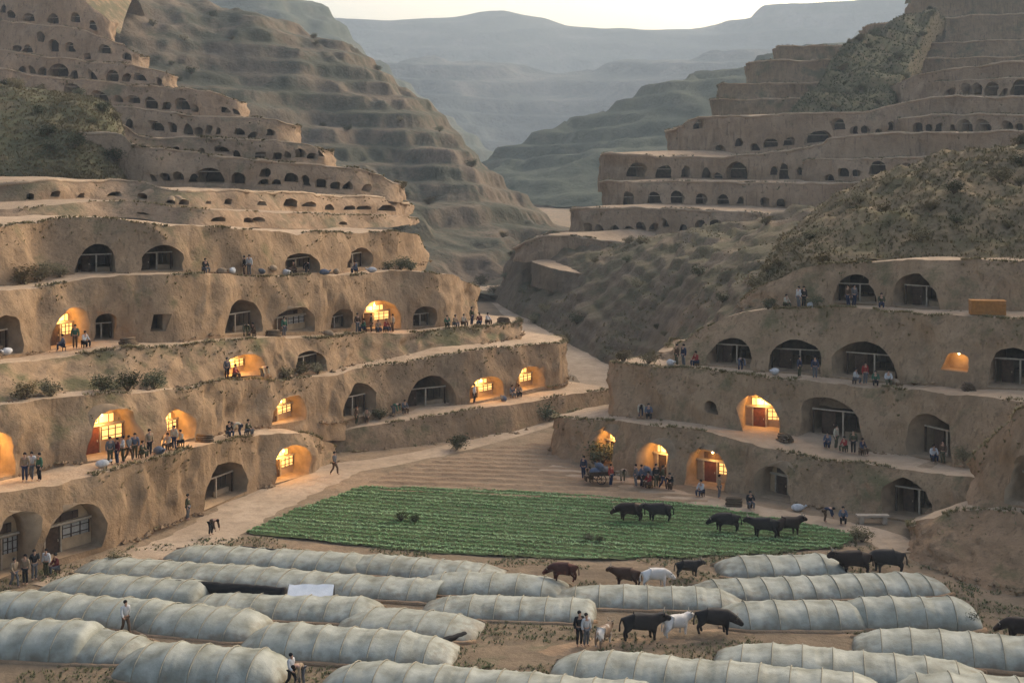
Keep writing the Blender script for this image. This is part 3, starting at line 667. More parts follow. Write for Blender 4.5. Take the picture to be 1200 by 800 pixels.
# ------------------------------------------------------------------ blades and leaves
M['crop'] = mat('crop_leaf', (.16, .31, .105), c2=(.13, .27, .09), scale=.5, rough=.6)
M['crop2'] = mat('pale_crop_leaf', (.29, .44, .19), c2=(.24, .39, .16), scale=.5, rough=.6)
M['leaf'] = mat('shrub_leaf', (.085, .085, .035), c2=(.05, .055, .022), scale=.7, rough=.7)
M['drygrass'] = mat('dry_grass', (.25, .195, .095), c2=(.16, .135, .06), scale=.4, rough=.85)
M['scrub'] = mat('brown_scrub', (.20, .155, .08), c2=(.145, .12, .058), scale=.25, rough=.85)
M['weed'] = mat('weed', (.11, .125, .052), c2=(.14, .125, .06), scale=.3, rough=.8)
M['twig'] = mat('twig', (.13, .09, .055), scale=4)
def tuft(vs_, fs, p, h, r, n, rnd, wid=.06):
    for _ in range(n):
        a = rnd.uniform(0, 2 * pi); o = V((cos(a), sin(a), 0)); sd_ = V((-o.y, o.x, 0)) * wid * rnd.uniform(.6, 1.3)
        b = p + o * rnd.uniform(0, r * .35); m_ = b + o * r * .35 + V((0, 0, h * rnd.uniform(.45, .7))); t_ = b + o * r * rnd.uniform(.6, 1.1) + V((0, 0, h * rnd.uniform(.6, 1.1)))
        i = len(vs_); vs_ += [b - sd_ * .6, b + sd_ * .6, m_ + sd_, m_ - sd_, t_]; fs += [(i, i + 1, i + 2, i + 3), (i + 3, i + 2, i + 4)]
rnd = random.Random(3)
vs_, fs, mi = [], [], []
nrow = int((fb1 - fb0) / .9)
for r_ in range(nrow + 1):
    b = fb0 + (r_ + .5) * .9 ; bare = 0
    tone = noise.noise(V((r_ * .9, 0, 0))) * .25 + .5 * sin(b * 2 * pi / 3.7)
    a = fa0
    while a < fa1:
        a += .06 * rnd.uniform(.7, 1.3)
        p = fd * a + fn * (b + rnd.gauss(0, .15)); bb = p.dot(fn)
        q = p * .15; bq = b
        if not inside(a, bb, fp) or noise.noise(V((a * .25, b * .5, 20))) < -.75: continue
        p.z = .13 + fbm(V((p.x * .4, p.y * .4, 0))) * .05
        k = len(fs); tuft(vs_, fs, p, rnd.uniform(.05, .1) * (1 + .3 * tone), .12, 4, rnd, .028)
        mi += [1 if (tone + noise.noise(V((a * .07, b * .3, 2))) * .35 + rnd.uniform(-.12, .12)) > .1 else 0] * (len(fs) - k)
me = mesh('green_crop', vs_, fs, [M['crop'], M['crop2']], False); me.polygons.foreach_set('material_index', mi)
obj('green_crop', me, kind='stuff', label='rows of low green crop in the valley field', category='crop')

# dry grass fringes on the lips of the ledges and scrub on the slopes
def fringe(key, n, h, seed, m='drygrass', back=2.2):
    T = TER[key]; rn = random.Random(seed); vs_, fs = [], []
    for _ in range(n):
        u = rn.uniform(0, T.L)
        if noise.noise(V((u * .12, seed, 0))) < -.05: continue
        if rn.random() < .8:
            t_ = rn.random() ** 2 * back * .3; p = T.raw(u, 1) + T.inw * t_; p = p + disp(p, T.amp)
        else:
            p = T.surf(u, 1 - rn.random() ** 1.5 * .4)
        tuft(vs_, fs, p - V((0, 0, .04)), h * rn.uniform(.5, 1.2), h * .9, 5, rn, h * .14)
    if fs: obj('lip_grass', mesh('lip_grass', vs_, fs, M[m], False), kind='stuff', label='dry grass hanging along the lip of a terrace ledge', category='grass')
for i, (k, n) in enumerate([('L12', 700), ('L2', 300), ('L3', 900), ('L4', 1300), ('L5', 900), ('L6', 800), ('R1', 700), ('R0', 300), ('R2', 800), ('R3', 900), ('R4', 700), ('R0b', 200), ('L6b', 400), ('L7', 500)]):
    fringe(k, int(n * 1.6), .24, i + 1)
for i, k in enumerate(('L8', 'L9', 'L10', 'L11', 'L12u', 'L13', 'U1', 'U2', 'U3', 'U4', 'U5', 'V6', 'X1', 'X2', 'X3', 'W1', 'W2', 'W3', 'W4', 'W5')):
    fringe(k, 500, .42, 40 + i, 'scrub')
def scrub_on(oname, n, h, seed, m, label, zmin=-99, cond=None):
    o = bpy.data.objects[oname]; me = o.data; rn = random.Random(seed); vs_, fs = [], []
    polys = me.polygons; k = len(polys)
    for _ in range(n):
        f = polys[int(rn.random() * k)]; ids = f.vertices; a, b, c = rn.random(), rn.random(), 0
        p = me.vertices[ids[0]].co.lerp(me.vertices[ids[1]].co, a).lerp(me.vertices[ids[3]].co.lerp(me.vertices[ids[2]].co, a), b)
        if cond and not cond(p): continue
        tuft(vs_, fs, p - V((0, 0, .05)), h * rn.uniform(.4, 1.3), h * .9, 6, rn, h * .11)
    obj('scrub', mesh('scrub', vs_, fs, M[m], False), kind='stuff', label=label, category='scrub')
scrub_on('bushy_slope', 15000, .32, 5, 'scrub', 'brown green scrub covering the rounded bushy slope', cond=lambda p: noise.noise(p * .12) > -.7 + .7 * random.random())
scrub_on('brown_slope', 6000, .32, 6, 'scrub', 'sparse brown scrub on the gullied slope below the spur', cond=lambda p: noise.noise(p * .08) > .05)
scrub_on('grassy_bank', 9000, .34, 8, 'scrub', 'dark green scrub on the grassy bank among the caves')
scrub_on('grassy_spur', 9000, .45, 9, 'leaf', 'dark green scrub on the grassy spur above the stepped caves')
vs_, fs = [], []
for _ in range(30000):
    x, y = rnd.uniform(-34, 34), rnd.uniform(64, 93)
    if noise.noise(V((x * .22, y * .3, 4))) + .3 * noise.noise(V((x, y, 1))) < .0: continue
    tuft(vs_, fs, V((x, y, fbm(V((x * .4, y * .4, 0))) * .05 + .03)), rnd.uniform(.06, .2), .14, 5, rnd, .022)
obj('weeds', mesh('weeds', vs_, fs, M['weed'], False), kind='stuff', label='thin weeds and dry grass between the greenhouses', category='weeds')

def shrub_mesh(seed, m):
    rn = random.Random(seed); b = MB()
    for _ in range(9):
        a = rn.uniform(0, 2 * pi); t_ = V((cos(a) * rn.uniform(.2, .5), sin(a) * rn.uniform(.2, .5), rn.uniform(.4, .9)))
        b.tube([(0, 0, -.05), t_ * .5 + V((0, 0, .05)), t_], [.03, .02, .008], 5, 0)
        for _ in range(90):
            c = t_ * rn.uniform(.55, 1.1) + V((rn.gauss(0, .14), rn.gauss(0, .14), rn.gauss(0, .11)))
            if c.z < .02: c.z = .05
            x = V((rn.gauss(0, 1), rn.gauss(0, 1), rn.gauss(0, .6))).normalized(); y = x.orthogonal().normalized(); s_ = rn.uniform(.025, .055)
            b.add([c - x * s_ * 1.4, c + y * s_ * .7, c + x * s_ * 1.4, c - y * s_ * .7], [(0, 1, 2, 3)], 1)
    return b.me('shrub', [M['twig'], m])
SHR = [shrub_mesh(11, M['leaf']), shrub_mesh(12, M['leaf']), shrub_mesh(13, M['scrub']), shrub_mesh(14, M['scrub'])]
def spot(px, py, key=None):
    """point on the ground (no key) or on the ledge of a terrace"""
    if key is None:
        p = G(px, py, .04); w_ = 'L1' if px < 375 else 'R1' if 660 < px < 1062 else None
        lim = interp(TER[w_].btab, px)[0] - 1.9 if w_ else 1e9
        return p if p.y < lim else V((p.x, lim, .04))
    z, D = interp(TER[key].etab, px); d = (CAMZ - z) * F / (py - HZ)
    hi = interp(TER[NEXT[key]].btab, px)[0] - .5; lo = D + 1.1
    d = (lo + hi) / 2 if lo > hi else max(lo, min(hi, d))
    return V(((px - 600) * d / F, d, z + .012 * max(0, d - D)))
NEXT = {'L1': 'L3', 'L2': 'L3', 'L3': 'L4', 'L4': 'L5', 'L5': 'L6', 'R1': 'R2', 'R2': 'R3', 'R3': 'R4'}
def drop(p, up=1.3):
    """rest a point on whatever surface is below it"""
    dg = bpy.context.evaluated_depsgraph_get()
    hit, loc, *_ = S.ray_cast(dg, p + V((0, 0, up)), V((0, 0, -1)), distance=up + 6)
    return loc if hit and abs(loc.z - p.z) < .4 else p
bpy.context.view_layer.update()
SHRUBS = [(470,312,'L5',1.3,'green shrub at the end of the fourth terrace'),(482,314,'L5',1.1,'green shrub at the end of the fourth terrace'),(455,316,'L5',.9,'green shrub at the end of the fourth terrace'),
 (535,527,None,1.3,'dark bush alone beside the path below the low wall'),(636,494,None,1.7,'dark bush by the path at the end of the low wall'),(648,492,None,1.0,'small bush beside the darker bush by the path'),
 (470,611,None,.7,'dark green clump growing in the middle of the crop field'),(485,612,None,.5,'low green clump beside the larger clump in the crop field'),(690,634,None,.5,'dark green clump near the front edge of the crop field'),(703,635,None,.4,'flat green clump near the front edge of the crop field'),
 (660,405,None,1.6,'round bush on the pale ground behind the terraces'),(690,408,None,1.4,'bush on the pale ground at the slope foot'),(672,430,None,1.8,'dark bush on the pale ground by the path turn'),
 (120,452,'L3',1.2,'dark bush on the grassy bank above the orange cave'),(150,450,'L3',1.4,'dark bush on the grassy bank above the orange cave'),(180,450,'L3',1.3,'dark bush on the grassy bank above the orange cave'),(60,462,'L3',1.2,'brown bush on the bank above the yellow cave'),(30,466,'L3',1.3,'brown bush on the bank above the yellow cave'),
 (350,436,'L3',1.2,'brown brush heap before the dim middle terrace cave'),(372,434,'L3',1.0,'brown brush heap before the dim middle terrace cave'),(335,440,'L3',1.0,'brown brush heap before the dim middle terrace cave'),
 (25,331,'L5',1.5,'brown thorn bush beside the pair of black caves'),(45,329,'L5',1.4,'brown thorn bush beside the pair of black caves'),(70,326,'L5',1.1,'brown thorn bush beside the pair of black caves'),
 (445,488,'L3' if 0 else 'L2',1.0,'dark bush on the low wall ledge'),(900,366,'R3',1.0,'green bush on the lip of the top village ledge'),(955,366,'R3',1.0,'green bush on the lip of the top village ledge'),(1010,634,None,1.0,'grass bush at the right corner of the crop field'),(730,430,'R2',1.2,'scrub bush on the rounded end of the village ledge'),(760,432,'R2',1.1,'scrub bush on the rounded end of the village ledge'),
 (1130,545,'R1',1.0,'bush by the ledge end above the earth mound'),(140,662,None,.9,'little bush beside the tall brown cave'),(1135,735,None,.9,'green bush beside the long pale greenhouse')]
for i, (px, py, k, s_, lab) in enumerate(SHRUBS):
    p = drop(spot(px, py, k)); o = obj('shrub', SHR[(0 if 'green' in lab or 'dark' in lab else 2) + i % 2], loc=p - V((0, 0, .03)), label=lab, category='shrub', group='shrubs on the valley floor and ledges')
    o.scale = (s_ * 1.25, s_ * 1.25, s_); o.rotation_euler.z = i * 1.7

def slope_shrubs(oname, n, smin, smax, kinds, label, group, seed):
    me = bpy.data.objects[oname].data; rn = random.Random(seed); k = len(me.polygons); m_ = 0
    while m_ < n:
        f = me.polygons[int(rn.random() * k)]; p = f.center.copy(); px, py = proj(p)
        if f.normal.y > .2 or not (-10 < px < 1210 and 0 < py < 700): continue
        s_ = rn.uniform(smin, smax); o = obj('shrub', SHR[rn.choice(kinds)], loc=p - V((0, 0, .08 * s_)), label=label, category='shrub', group=group)
        o.scale = (s_ * 1.3, s_ * 1.3, s_); o.rotation_euler.z = rn.uniform(0, 6); m_ += 1
slope_shrubs('bushy_slope', 26, .6, 1.5, (0, 2, 3), 'scrubby bush on the rounded slope over the top village caves', 'bushes on the bushy slope', 31)
slope_shrubs('brown_slope', 40, .6, 1.6, (0, 2, 3), 'scrubby bush on the gullied brown slope below the spur', 'bushes on the brown slope', 32)
slope_shrubs('grassy_bank', 12, .8, 1.8, (0, 1, 2), 'scrubby bush on the grassy bank among the small caves', 'bushes on the grassy bank', 33)
slope_shrubs('grassy_spur', 22, 1.0, 2.0, (0, 1, 2), 'scrubby bush on the grassy spur above the stepped caves', 'bushes on the grassy spur', 34)
slope_shrubs('gullied_ridge', 40, 1.2, 2.2, (0, 1, 2), 'scrubby bush on the gullied ridge behind the cave hillside', 'bushes on the gullied ridge', 35)
vs_, fs = [], []; rn = random.Random(77)
for key, n in (('L12', 500), ('L3', 500), ('L4', 350), ('L5', 400), ('L6', 400), ('R1', 450), ('R0', 250), ('R2', 400), ('R3', 400), ('R4', 300), ('L2', 250)):
    T = TER[key]
    for _ in range(n):
        u = rn.uniform(0, T.L)
        if noise.noise(V((u * .2, T.L, 5))) < -.15 or any(abs(u - h['u']) < h['arch'][-1][0] + .2 for h in T.holes): continue
        r_ = .05 + .22 * rn.random() ** 3; p = T.surf(u, .02) - T.inw * abs(rn.gauss(0, .35)); b = len(vs_)
        for k in range(6):
            a = (V((1, 0, 0)), V((-1, 0, 0)), V((0, 1, 0)), V((0, -1, 0)), V((0, 0, .8)), V((0, 0, -.8)))[k]; vs_.append(p + a * r_ * rn.uniform(.6, 1.3) + V((rn.gauss(0, .2), rn.gauss(0, .2), 0)) * r_)
        fs += [(b, b + 2, b + 4), (b + 2, b + 1, b + 4), (b + 1, b + 3, b + 4), (b + 3, b, b + 4), (b + 2, b, b + 5), (b + 1, b + 2, b + 5), (b + 3, b + 1, b + 5), (b, b + 3, b + 5)]
obj('rubble', mesh('rubble', vs_, fs, M['wall'], False), kind='stuff', label='fallen earth clods along the feet of the terrace walls', category='rubble')
# ------------------------------------------------------------------ greenhouses
def plastic():
    m = bpy.data.materials.new('greenhouse_plastic'); m.use_nodes = True; t = m.node_tree; N = t.nodes.new; L = t.links.new
    for n in list(t.nodes): t.nodes.remove(n)
    out = N('ShaderNodeOutputMaterial'); tc = N('ShaderNodeTexCoord'); n1 = N('ShaderNodeTexNoise'); n1.inputs['Scale'].default_value = .9; n1.inputs['Detail'].default_value = 6
    oi = N('ShaderNodeObjectInfo'); ad = N('ShaderNodeVectorMath'); ad.operation = 'ADD'; L(tc.outputs['Object'], ad.inputs[0]); L(oi.outputs['Location'], ad.inputs[1]); L(ad.outputs[0], n1.inputs['Vector'])
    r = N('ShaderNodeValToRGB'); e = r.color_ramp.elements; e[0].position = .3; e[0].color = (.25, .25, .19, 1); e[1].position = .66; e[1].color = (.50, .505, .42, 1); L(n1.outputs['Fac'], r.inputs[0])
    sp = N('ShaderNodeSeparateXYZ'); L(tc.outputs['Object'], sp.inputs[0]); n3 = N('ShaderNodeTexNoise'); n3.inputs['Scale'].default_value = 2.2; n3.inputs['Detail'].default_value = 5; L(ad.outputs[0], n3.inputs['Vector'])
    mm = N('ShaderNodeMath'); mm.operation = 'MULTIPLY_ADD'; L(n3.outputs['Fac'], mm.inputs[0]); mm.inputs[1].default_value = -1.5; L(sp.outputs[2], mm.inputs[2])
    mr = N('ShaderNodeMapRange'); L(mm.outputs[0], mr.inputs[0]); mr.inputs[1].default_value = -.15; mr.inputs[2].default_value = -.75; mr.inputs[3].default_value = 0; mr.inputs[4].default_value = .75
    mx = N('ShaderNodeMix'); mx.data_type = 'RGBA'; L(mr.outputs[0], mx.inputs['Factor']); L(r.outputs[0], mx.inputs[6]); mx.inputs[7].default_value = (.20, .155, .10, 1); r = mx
    d = N('ShaderNodeBsdfDiffuse'); L(r.outputs[2], d.inputs[0]); tr = N('ShaderNodeBsdfTranslucent'); L(r.outputs[2], tr.inputs[0])
    g = N('ShaderNodeBsdfGlossy'); g.inputs['Roughness'].default_value = .55; g.inputs[0].default_value = (.6, .6, .58, 1)
    m1 = N('ShaderNodeMixShader'); m1.inputs[0].default_value = .3; L(d.outputs[0], m1.inputs[1]); L(tr.outputs[0], m1.inputs[2])
    fr = N('ShaderNodeFresnel'); fr.inputs[0].default_value = 1.2
    m2 = N('ShaderNodeMixShader'); m2.inputs[0].default_value = .05; L(m1.outputs[0], m2.inputs[1]); L(g.outputs[0], m2.inputs[2])
    n2 = N('ShaderNodeTexNoise'); n2.inputs['Scale'].default_value = 3.5; n2.inputs['Detail'].default_value = 4; L(ad.outputs[0], n2.inputs['Vector'])
    bp = N('ShaderNodeBump'); bp.inputs['Strength'].default_value = .5; bp.inputs['Distance'].default_value = .05; L(n2.outputs['Fac'], bp.inputs['Height'])
    for q in (d, tr, g): L(bp.outputs[0], q.inputs['Normal'])
    L(m2.outputs[0], out.inputs[0]); return m
M['plastic'] = plastic()
M['hoop'] = mat('bamboo_hoop', (.33, .30, .22), scale=4)
M['blackmat'] = mat('black_mat', (.022, .020, .019), scale=3, vary=.4, bump=.4)
def greenhouse(xl, xr, rl, rr, bl, br, label, W=2.6, open_end=False, seed=0):
    A, B = G(xl, bl + 3), G(xr, br + 3); d = B - A; A -= d * .13; B += d * .13; d = B - A; L = d.length; d.normalize(); n = V((-d.y, d.x, 0))
    if n.y < 0: n = -n
    def hh(py, base):
        D = base.y + W / 2; return max(.7, min(1.6, (CAMZ - (py - HZ) * D / F) * .92))
    h0, h1 = hh(rl, A), hh(rr, B)
    o = A + n * W / 2; root = obj('greenhouse', None, loc=o, label=label, category='greenhouse', group='low plastic greenhouses')
    rn = random.Random(seed); na = max(24, int(L / .14)); nc = 16; vs_, fs = [], []; nh = max(4, int(L / 1.35)); ce = min(3.0, L * .3); c1 = (.7, 1.6, 3.0)[seed % 3]
    def prof(s_):
        e0 = min(1, s_ / ce); e1 = 1 if open_end else min(1, (L - s_) / c1)
        k = math.sqrt(max(0, 1 - (1 - e0) ** 2)) * math.sqrt(max(0, 1 - (1 - e1) ** 2))
        sag = 1.02 - .075 * abs(sin(pi * s_ / (L / nh))) - .09 * noise.noise(V((s_ * .35, seed * 3.1, 0)))
        return max(.02, k) * sag
    def pt(s_, a, f=1.0):
        k = prof(s_) * f; h = h0 + (h1 - h0) * s_ / L; w_ = W / 2 * (.6 + .4 * min(1, k)) if k > .05 else W / 2 * .6 * k / .05
        y = cos(a); y = math.copysign(abs(y) ** .95, y); z = sin(a) ** .95
        bend = n * .25 * noise.noise(V((s_ * .15, seed * 1.7, 9)))
        return d * s_ + n * y * w_ + bend + V((0, 0, z * h * k - .02))
    for i in range(na + 1):
        s_ = L * i / na
        for j in range(nc + 1):
            a = pi * j / nc; p = pt(s_, a)
            p += (n * noise.noise(V((s_ * 1.1, j * .5, seed))) * .05 + V((0, 0, noise.noise(V((s_ * 1.0, j * .4, seed + 7))) * .05))) * (1 if 0 < j < nc else 0)
            p += (n * cos(a) + V((0, 0, 1)) * sin(a)) * .05 * noise.noise(V((s_ * 4.5, j * .22, seed + 3))) * (1 if 0 < j < nc else 0)
            vs_.append(p)
    for i in range(na):
        for j in range(nc): a = i * (nc + 1) + j; fs.append((a, a + nc + 1, a + nc + 2, a + 1))
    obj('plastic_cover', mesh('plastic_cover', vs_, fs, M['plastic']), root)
    for k in range(1, nh):
        s_ = L * k / nh; q = MB(); q.tube([pt(s_, pi * j / 12, 1.0) + V((0, 0, .02)) + n * cos(pi * j / 12) * .02 for j in range(13)], .032, 5); q.build('hoop', M['hoop'], root, True)
    for sgn in (-1, 1):          # earth bank holding the skirt down
        q = MB(); q.tube([d * (L * i / 14) + n * sgn * (W / 2 * (.62 + .38 * min(1, prof(L * i / 14)))) * 1.03 + n * .25 * noise.noise(V((L * i / 14 * .15, seed * 1.7, 9))) + V((0, 0, .02)) for i in range(15)], [.16 + .07 * noise.noise(V((i * .9, seed, sgn))) for i in range(15)], 7)
        q.build('earth_bank', M['soil'], root, True)
    return root
GH = [(205,398,637,649,660,673,'long pale greenhouse with black mat at its back near the field corner'),
 (398,562,648,662,672,683,'pale greenhouse right behind the grey one with an open black end'),
 (110,388,653,676,676,697,'longest greenhouse ending at the white sheet beside the black mat'),
 (390,496,674,682,699,705,'short grey greenhouse with an open black end'),
 (500,645,669,676,697,703,'pale greenhouse next to the thin red brown cow'),
 (52,206,670,682,698,711,'low greenhouse beside the people by the tall brown cave'),
 (225,413,698,702,722,731,'sagging greenhouse in front of the black roller mat'),
 (668,852,687,690,712,717,'greenhouse directly behind the two big black oxen'),
 (510,676,699,703,724,730,'greenhouse above the bare earth yard'),
 (862,986,653,648,678,676,'greenhouse touching the field beside the dark pair of cattle'),
 (850,1092,680,669,704,699,'humped greenhouse below the pair of dark cattle by the earth mound'),
 (-30,160,689,704,724,739,'pale greenhouse that runs out from the people by the caves'),
 (160,274,705,716,742,754,'greenhouse with rounded green end and a walker behind it'),
 (402,536,711,724,742,753,'short lumpy greenhouse above the bare earth yard corner'),
 (862,1002,704,703,737,738,'greenhouse in front of the black ox, butting its longer neighbour'),
 (1000,1140,696,700,736,740,'pale pink tinted greenhouse ending by the green bush'),
 (295,500,724,748,772,784,'big grey greenhouse with a dark mat at its tail'),
 (-60,72,720,728,768,778,'stubby greenhouse beside the pale greenhouse by the caves'),
 (140,300,747,762,800,810,'greenhouse with rounded end beside the person in white'),
 (72,142,738,744,776,782,'smallest greenhouse among the row by the caves'),
 (402,720,768,800,822,848,'long smooth greenhouse below the bare earth yard'),
 (675,995,757,793,806,836,'long smooth greenhouse below the path with the oxen'),
 (865,1130,750,776,794,815,'smooth greenhouse between two longer smooth ones'),
 (1028,1260,733,750,774,792,'bluish white greenhouse beyond the last animal'),
 (1070,1300,786,800,830,845,'white greenhouse overlapping the bluish one')]
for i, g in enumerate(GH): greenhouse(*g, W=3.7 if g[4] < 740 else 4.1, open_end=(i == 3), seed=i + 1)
def mat_roll(pts, r, label):
    q = MB(); c = [G(a, b) + V((0, 0, z)) for a, b, z in pts]; o = c[0].copy(); o.z = 0
    n = 24; L = [curve_at(c, i / n * (len(c) - 1)) - o for i in range(n + 1)]
    q.tube(L, [r * (1 + .25 * noise.noise(V((i * .7, r * 9, 0)))) for i in range(n + 1)], 9)
    root = q.build('rolled_mat', M['blackmat'], None, True, loc=o, label=label, category='rolled mat')
    return root
mat_roll([(206,697,.55),(260,701,.6),(300,704,.6),(334,707,.6)], .32, 'long black rolled mat lying between the greenhouses')
mat_roll([(282,652,.5),(315,655,.5),(346,658,.4)], .2, 'short black rolled mat behind the greenhouse by the field corner')
mat_roll([(470,772,.25),(490,767,.3),(520,757,.3),(545,748,.2)], .18, 'thin black mat at the tail of the big grey greenhouse')
# white sheet on a low frame
q = MB(); o = G(336, 712); 
for i in range(9):
    for j in range(5): q.v.append(V((i * .32, j * .22, .55 + .5 * j / 4 + .07 * noise.noise(V((i * .8, j * .9, 2))))))
q.f = [(i * 5 + j, i * 5 + 5 + j, i * 5 + 6 + j, i * 5 + 1 + j) for i in range(8) for j in range(4)]; q.m = [0] * len(q.f)
M['white'] = mat('white_cloth', (.78, .77, .74), scale=3, vary=.12)
sh = obj('sheet_rack', None, loc=o, label='white sheet stretched on a low rack at the black mat end', category='rack')
q.build('cloth', M['white'], sh, True)
for x in (0, 2.55):
    for y, z in ((0, .55), (.88, 1.05)): t_ = MB(); t_.tube([(x, y, 0), (x, y, z)], .03, 6); t_.build('leg', M['wood'], sh)

# ------------------------------------------------------------------ people and cattle (continuous skinned bodies)
def skinned(name, J, E, root, mats, sub=1):
    names = list(J); me = bpy.data.meshes.new(name); me.from_pydata([J[k][0] for k in names], [(names.index(a), names.index(b)) for a, b in E], [])
    o = bpy.data.objects.new(name, me); COL.objects.link(o)
    o.modifiers.new('skin', 'SKIN').use_smooth_shade = True
    sk = me.skin_vertices[0].data
    for i, k in enumerate(names):
        r = J[k][1]; sk[i].radius = r if isinstance(r, tuple) else (r, r); sk[i].use_root = (k == root)
    o.modifiers.new('sub', 'SUBSURF').levels = sub
    dg = bpy.context.evaluated_depsgraph_get(); dg.update()
    m = bpy.data.meshes.new_from_object(o.evaluated_get(dg)); m.name = name
    m.materials.clear()
    for q in mats: m.materials.append(q)
    m.polygons.foreach_set('material_index', [0] * len(m.polygons))
    bpy.data.objects.remove(o); return m
CL = {'black': (.018, .018, .02), 'navy': (.03, .04, .075), 'grey': (.13, .13, .135), 'brown': (.10, .06, .035), 'white': (.55, .54, .52), 'maroon': (.13, .025, .025), 'olive': (.075, .075, .04), 'blue grey': (.11, .13, .17), 'tan': (.30, .22, .14), 'red': (.30, .04, .035), 'green': (.05, .13, .08), 'cream': (.45, .40, .30)}
CM = {k: mat('cloth_' + k.replace(' ', '_'), v, scale=8, vary=.3) for k, v in CL.items()}
SKIN = mat('skin', (.42, .25, .17), scale=6, vary=.1, rough=.6); HAIR = mat('black_hair', (.015, .012, .011), scale=8)
def mirror(d): return {**d, **{k[:-1] + 'r': ((-v[0][0], v[0][1], v[0][2]), v[1]) for k, v in d.items() if k.endswith('l')}}
def figure(pose):
    if pose in ('stand', 'walk', 'reach'):
        J = mirror({'pelvis': ((0, 0, .95), (.14, .10)), 'belly': ((0, 0, 1.1), (.135, .095)), 'chest': ((0, 0, 1.3), (.16, .11)), 'neck': ((0, -.01, 1.48), .055), 'chin': ((0, -.04, 1.55), (.065, .075)), 'head': ((0, -.02, 1.63), (.08, .095)), 'crown': ((0, -.01, 1.71), (.06, .07)),
          'hip_l': ((.09, 0, .88), .085), 'knee_l': ((.10, -.02, .5), .06), 'calf_l': ((.10, .02, .34), .055), 'ankle_l': ((.10, .03, .09), .042), 'toe_l': ((.115, -.12, .035), .035),
          'shoulder_l': ((.19, 0, 1.42), .062), 'elbow_l': ((.25, .03, 1.13), .047), 'wrist_l': ((.25, -.06, .89), .034), 'palm_l': ((.25, -.08, .81), (.022, .04)), 'fingers_l': ((.245, -.10, .73), (.016, .032)), 'thumb_l': ((.235, -.13, .79), .012)})
        if pose == 'walk':
            for k, v in {'knee_l': (.1, -.2, .53), 'calf_l': (.1, -.2, .36), 'ankle_l': (.1, -.22, .1), 'toe_l': (.11, -.37, .05), 'knee_r': (-.1, .05, .5), 'calf_r': (-.1, .17, .36), 'ankle_r': (-.1, .30, .14), 'toe_r': (-.11, .2, .03), 'elbow_l': (.25, .15, 1.15), 'wrist_l': (.24, .17, .92), 'palm_l': (.24, .17, .84), 'fingers_l': (.24, .15, .77), 'thumb_l': (.22, .12, .83), 'elbow_r': (-.25, -.08, 1.14), 'wrist_r': (-.23, -.27, .98), 'palm_r': (-.22, -.33, .94), 'fingers_r': (-.21, -.4, .93), 'thumb_r': (-.2, -.32, .98)}.items(): J[k] = (v, J[k][1])
        if pose == 'reach':
            for k, v in {'elbow_l': (.24, -.16, 1.2), 'wrist_l': (.16, -.36, 1.22), 'palm_l': (.14, -.43, 1.24), 'fingers_l': (.12, -.5, 1.25), 'thumb_l': (.1, -.42, 1.28)}.items(): J[k] = (v, J[k][1])
    elif pose == 'sit':          # on a low stool, 0.32 m
        J = mirror({'pelvis': ((0, .05, .42), (.15, .12)), 'belly': ((0, .03, .57), (.14, .11)), 'chest': ((0, -.02, .77), (.16, .115)), 'neck': ((0, -.06, .95), .055), 'chin': ((0, -.1, 1.02), (.065, .075)), 'head': ((0, -.09, 1.1), (.08, .095)), 'crown': ((0, -.07, 1.18), (.06, .07)),
          'hip_l': ((.1, 0, .41), .09), 'knee_l': ((.16, -.38, .46), .065), 'calf_l': ((.15, -.38, .3), .055), 'ankle_l': ((.14, -.36, .09), .042), 'toe_l': ((.155, -.5, .035), .035),
          'shoulder_l': ((.19, -.03, .89), .062), 'elbow_l': ((.26, -.12, .62), .047), 'wrist_l': ((.17, -.32, .56), .034), 'palm_l': ((.14, -.39, .55), (.03, .03)), 'fingers_l': ((.12, -.46, .54), (.025, .02)), 'thumb_l': ((.1, -.38, .57), .012)})
    else:                        # bending down
        J = mirror({'pelvis': ((0, .12, .88), (.14, .11)), 'belly': ((0, 0, .98), (.135, .1)), 'chest': ((0, -.22, 1.03), (.16, .115)), 'neck': ((0, -.4, 1.03), .055), 'chin': ((0, -.47, .98), (.065, .07)), 'head': ((0, -.53, 1.01), (.08, .09)), 'crown': ((0, -.58, 1.06), (.06, .07)),
          'hip_l': ((.09, .12, .82), .085), 'knee_l': ((.12, .02, .46), .062), 'calf_l': ((.12, .07, .3), .055), 'ankle_l': ((.12, .1, .09), .042), 'toe_l': ((.135, -.05, .035), .035),
          'shoulder_l': ((.19, -.32, 1.0), .062), 'elbow_l': ((.24, -.4, .72), .047), 'wrist_l': ((.2, -.48, .48), .034), 'palm_l': ((.19, -.5, .41), (.022, .04)), 'fingers_l': ((.18, -.53, .34), (.016, .03)), 'thumb_l': ((.16, -.55, .4), .012)})
    spine = [('pelvis', 'belly'), ('belly', 'chest'), ('chest', 'neck'), ('neck', 'chin'), ('chin', 'head'), ('head', 'crown')]
    leg = lambda s_: [('pelvis', 'hip_' + s_), ('hip_' + s_, 'knee_' + s_), ('knee_' + s_, 'calf_' + s_), ('calf_' + s_, 'ankle_' + s_), ('ankle_' + s_, 'toe_' + s_)]
    arm = lambda s_: [('chest', 'shoulder_' + s_), ('shoulder_' + s_, 'elbow_' + s_), ('elbow_' + s_, 'wrist_' + s_), ('wrist_' + s_, 'palm_' + s_), ('palm_' + s_, 'fingers_' + s_), ('palm_' + s_, 'thumb_' + s_)]
    body = skinned('person', J, spine + leg('l') + leg('r') + arm('l') + arm('r'), 'pelvis', [SKIN])
    def grow(keys, g): return {k: (J[k][0], tuple(x + g for x in J[k][1]) if isinstance(J[k][1], tuple) else J[k][1] + g) for k in keys}
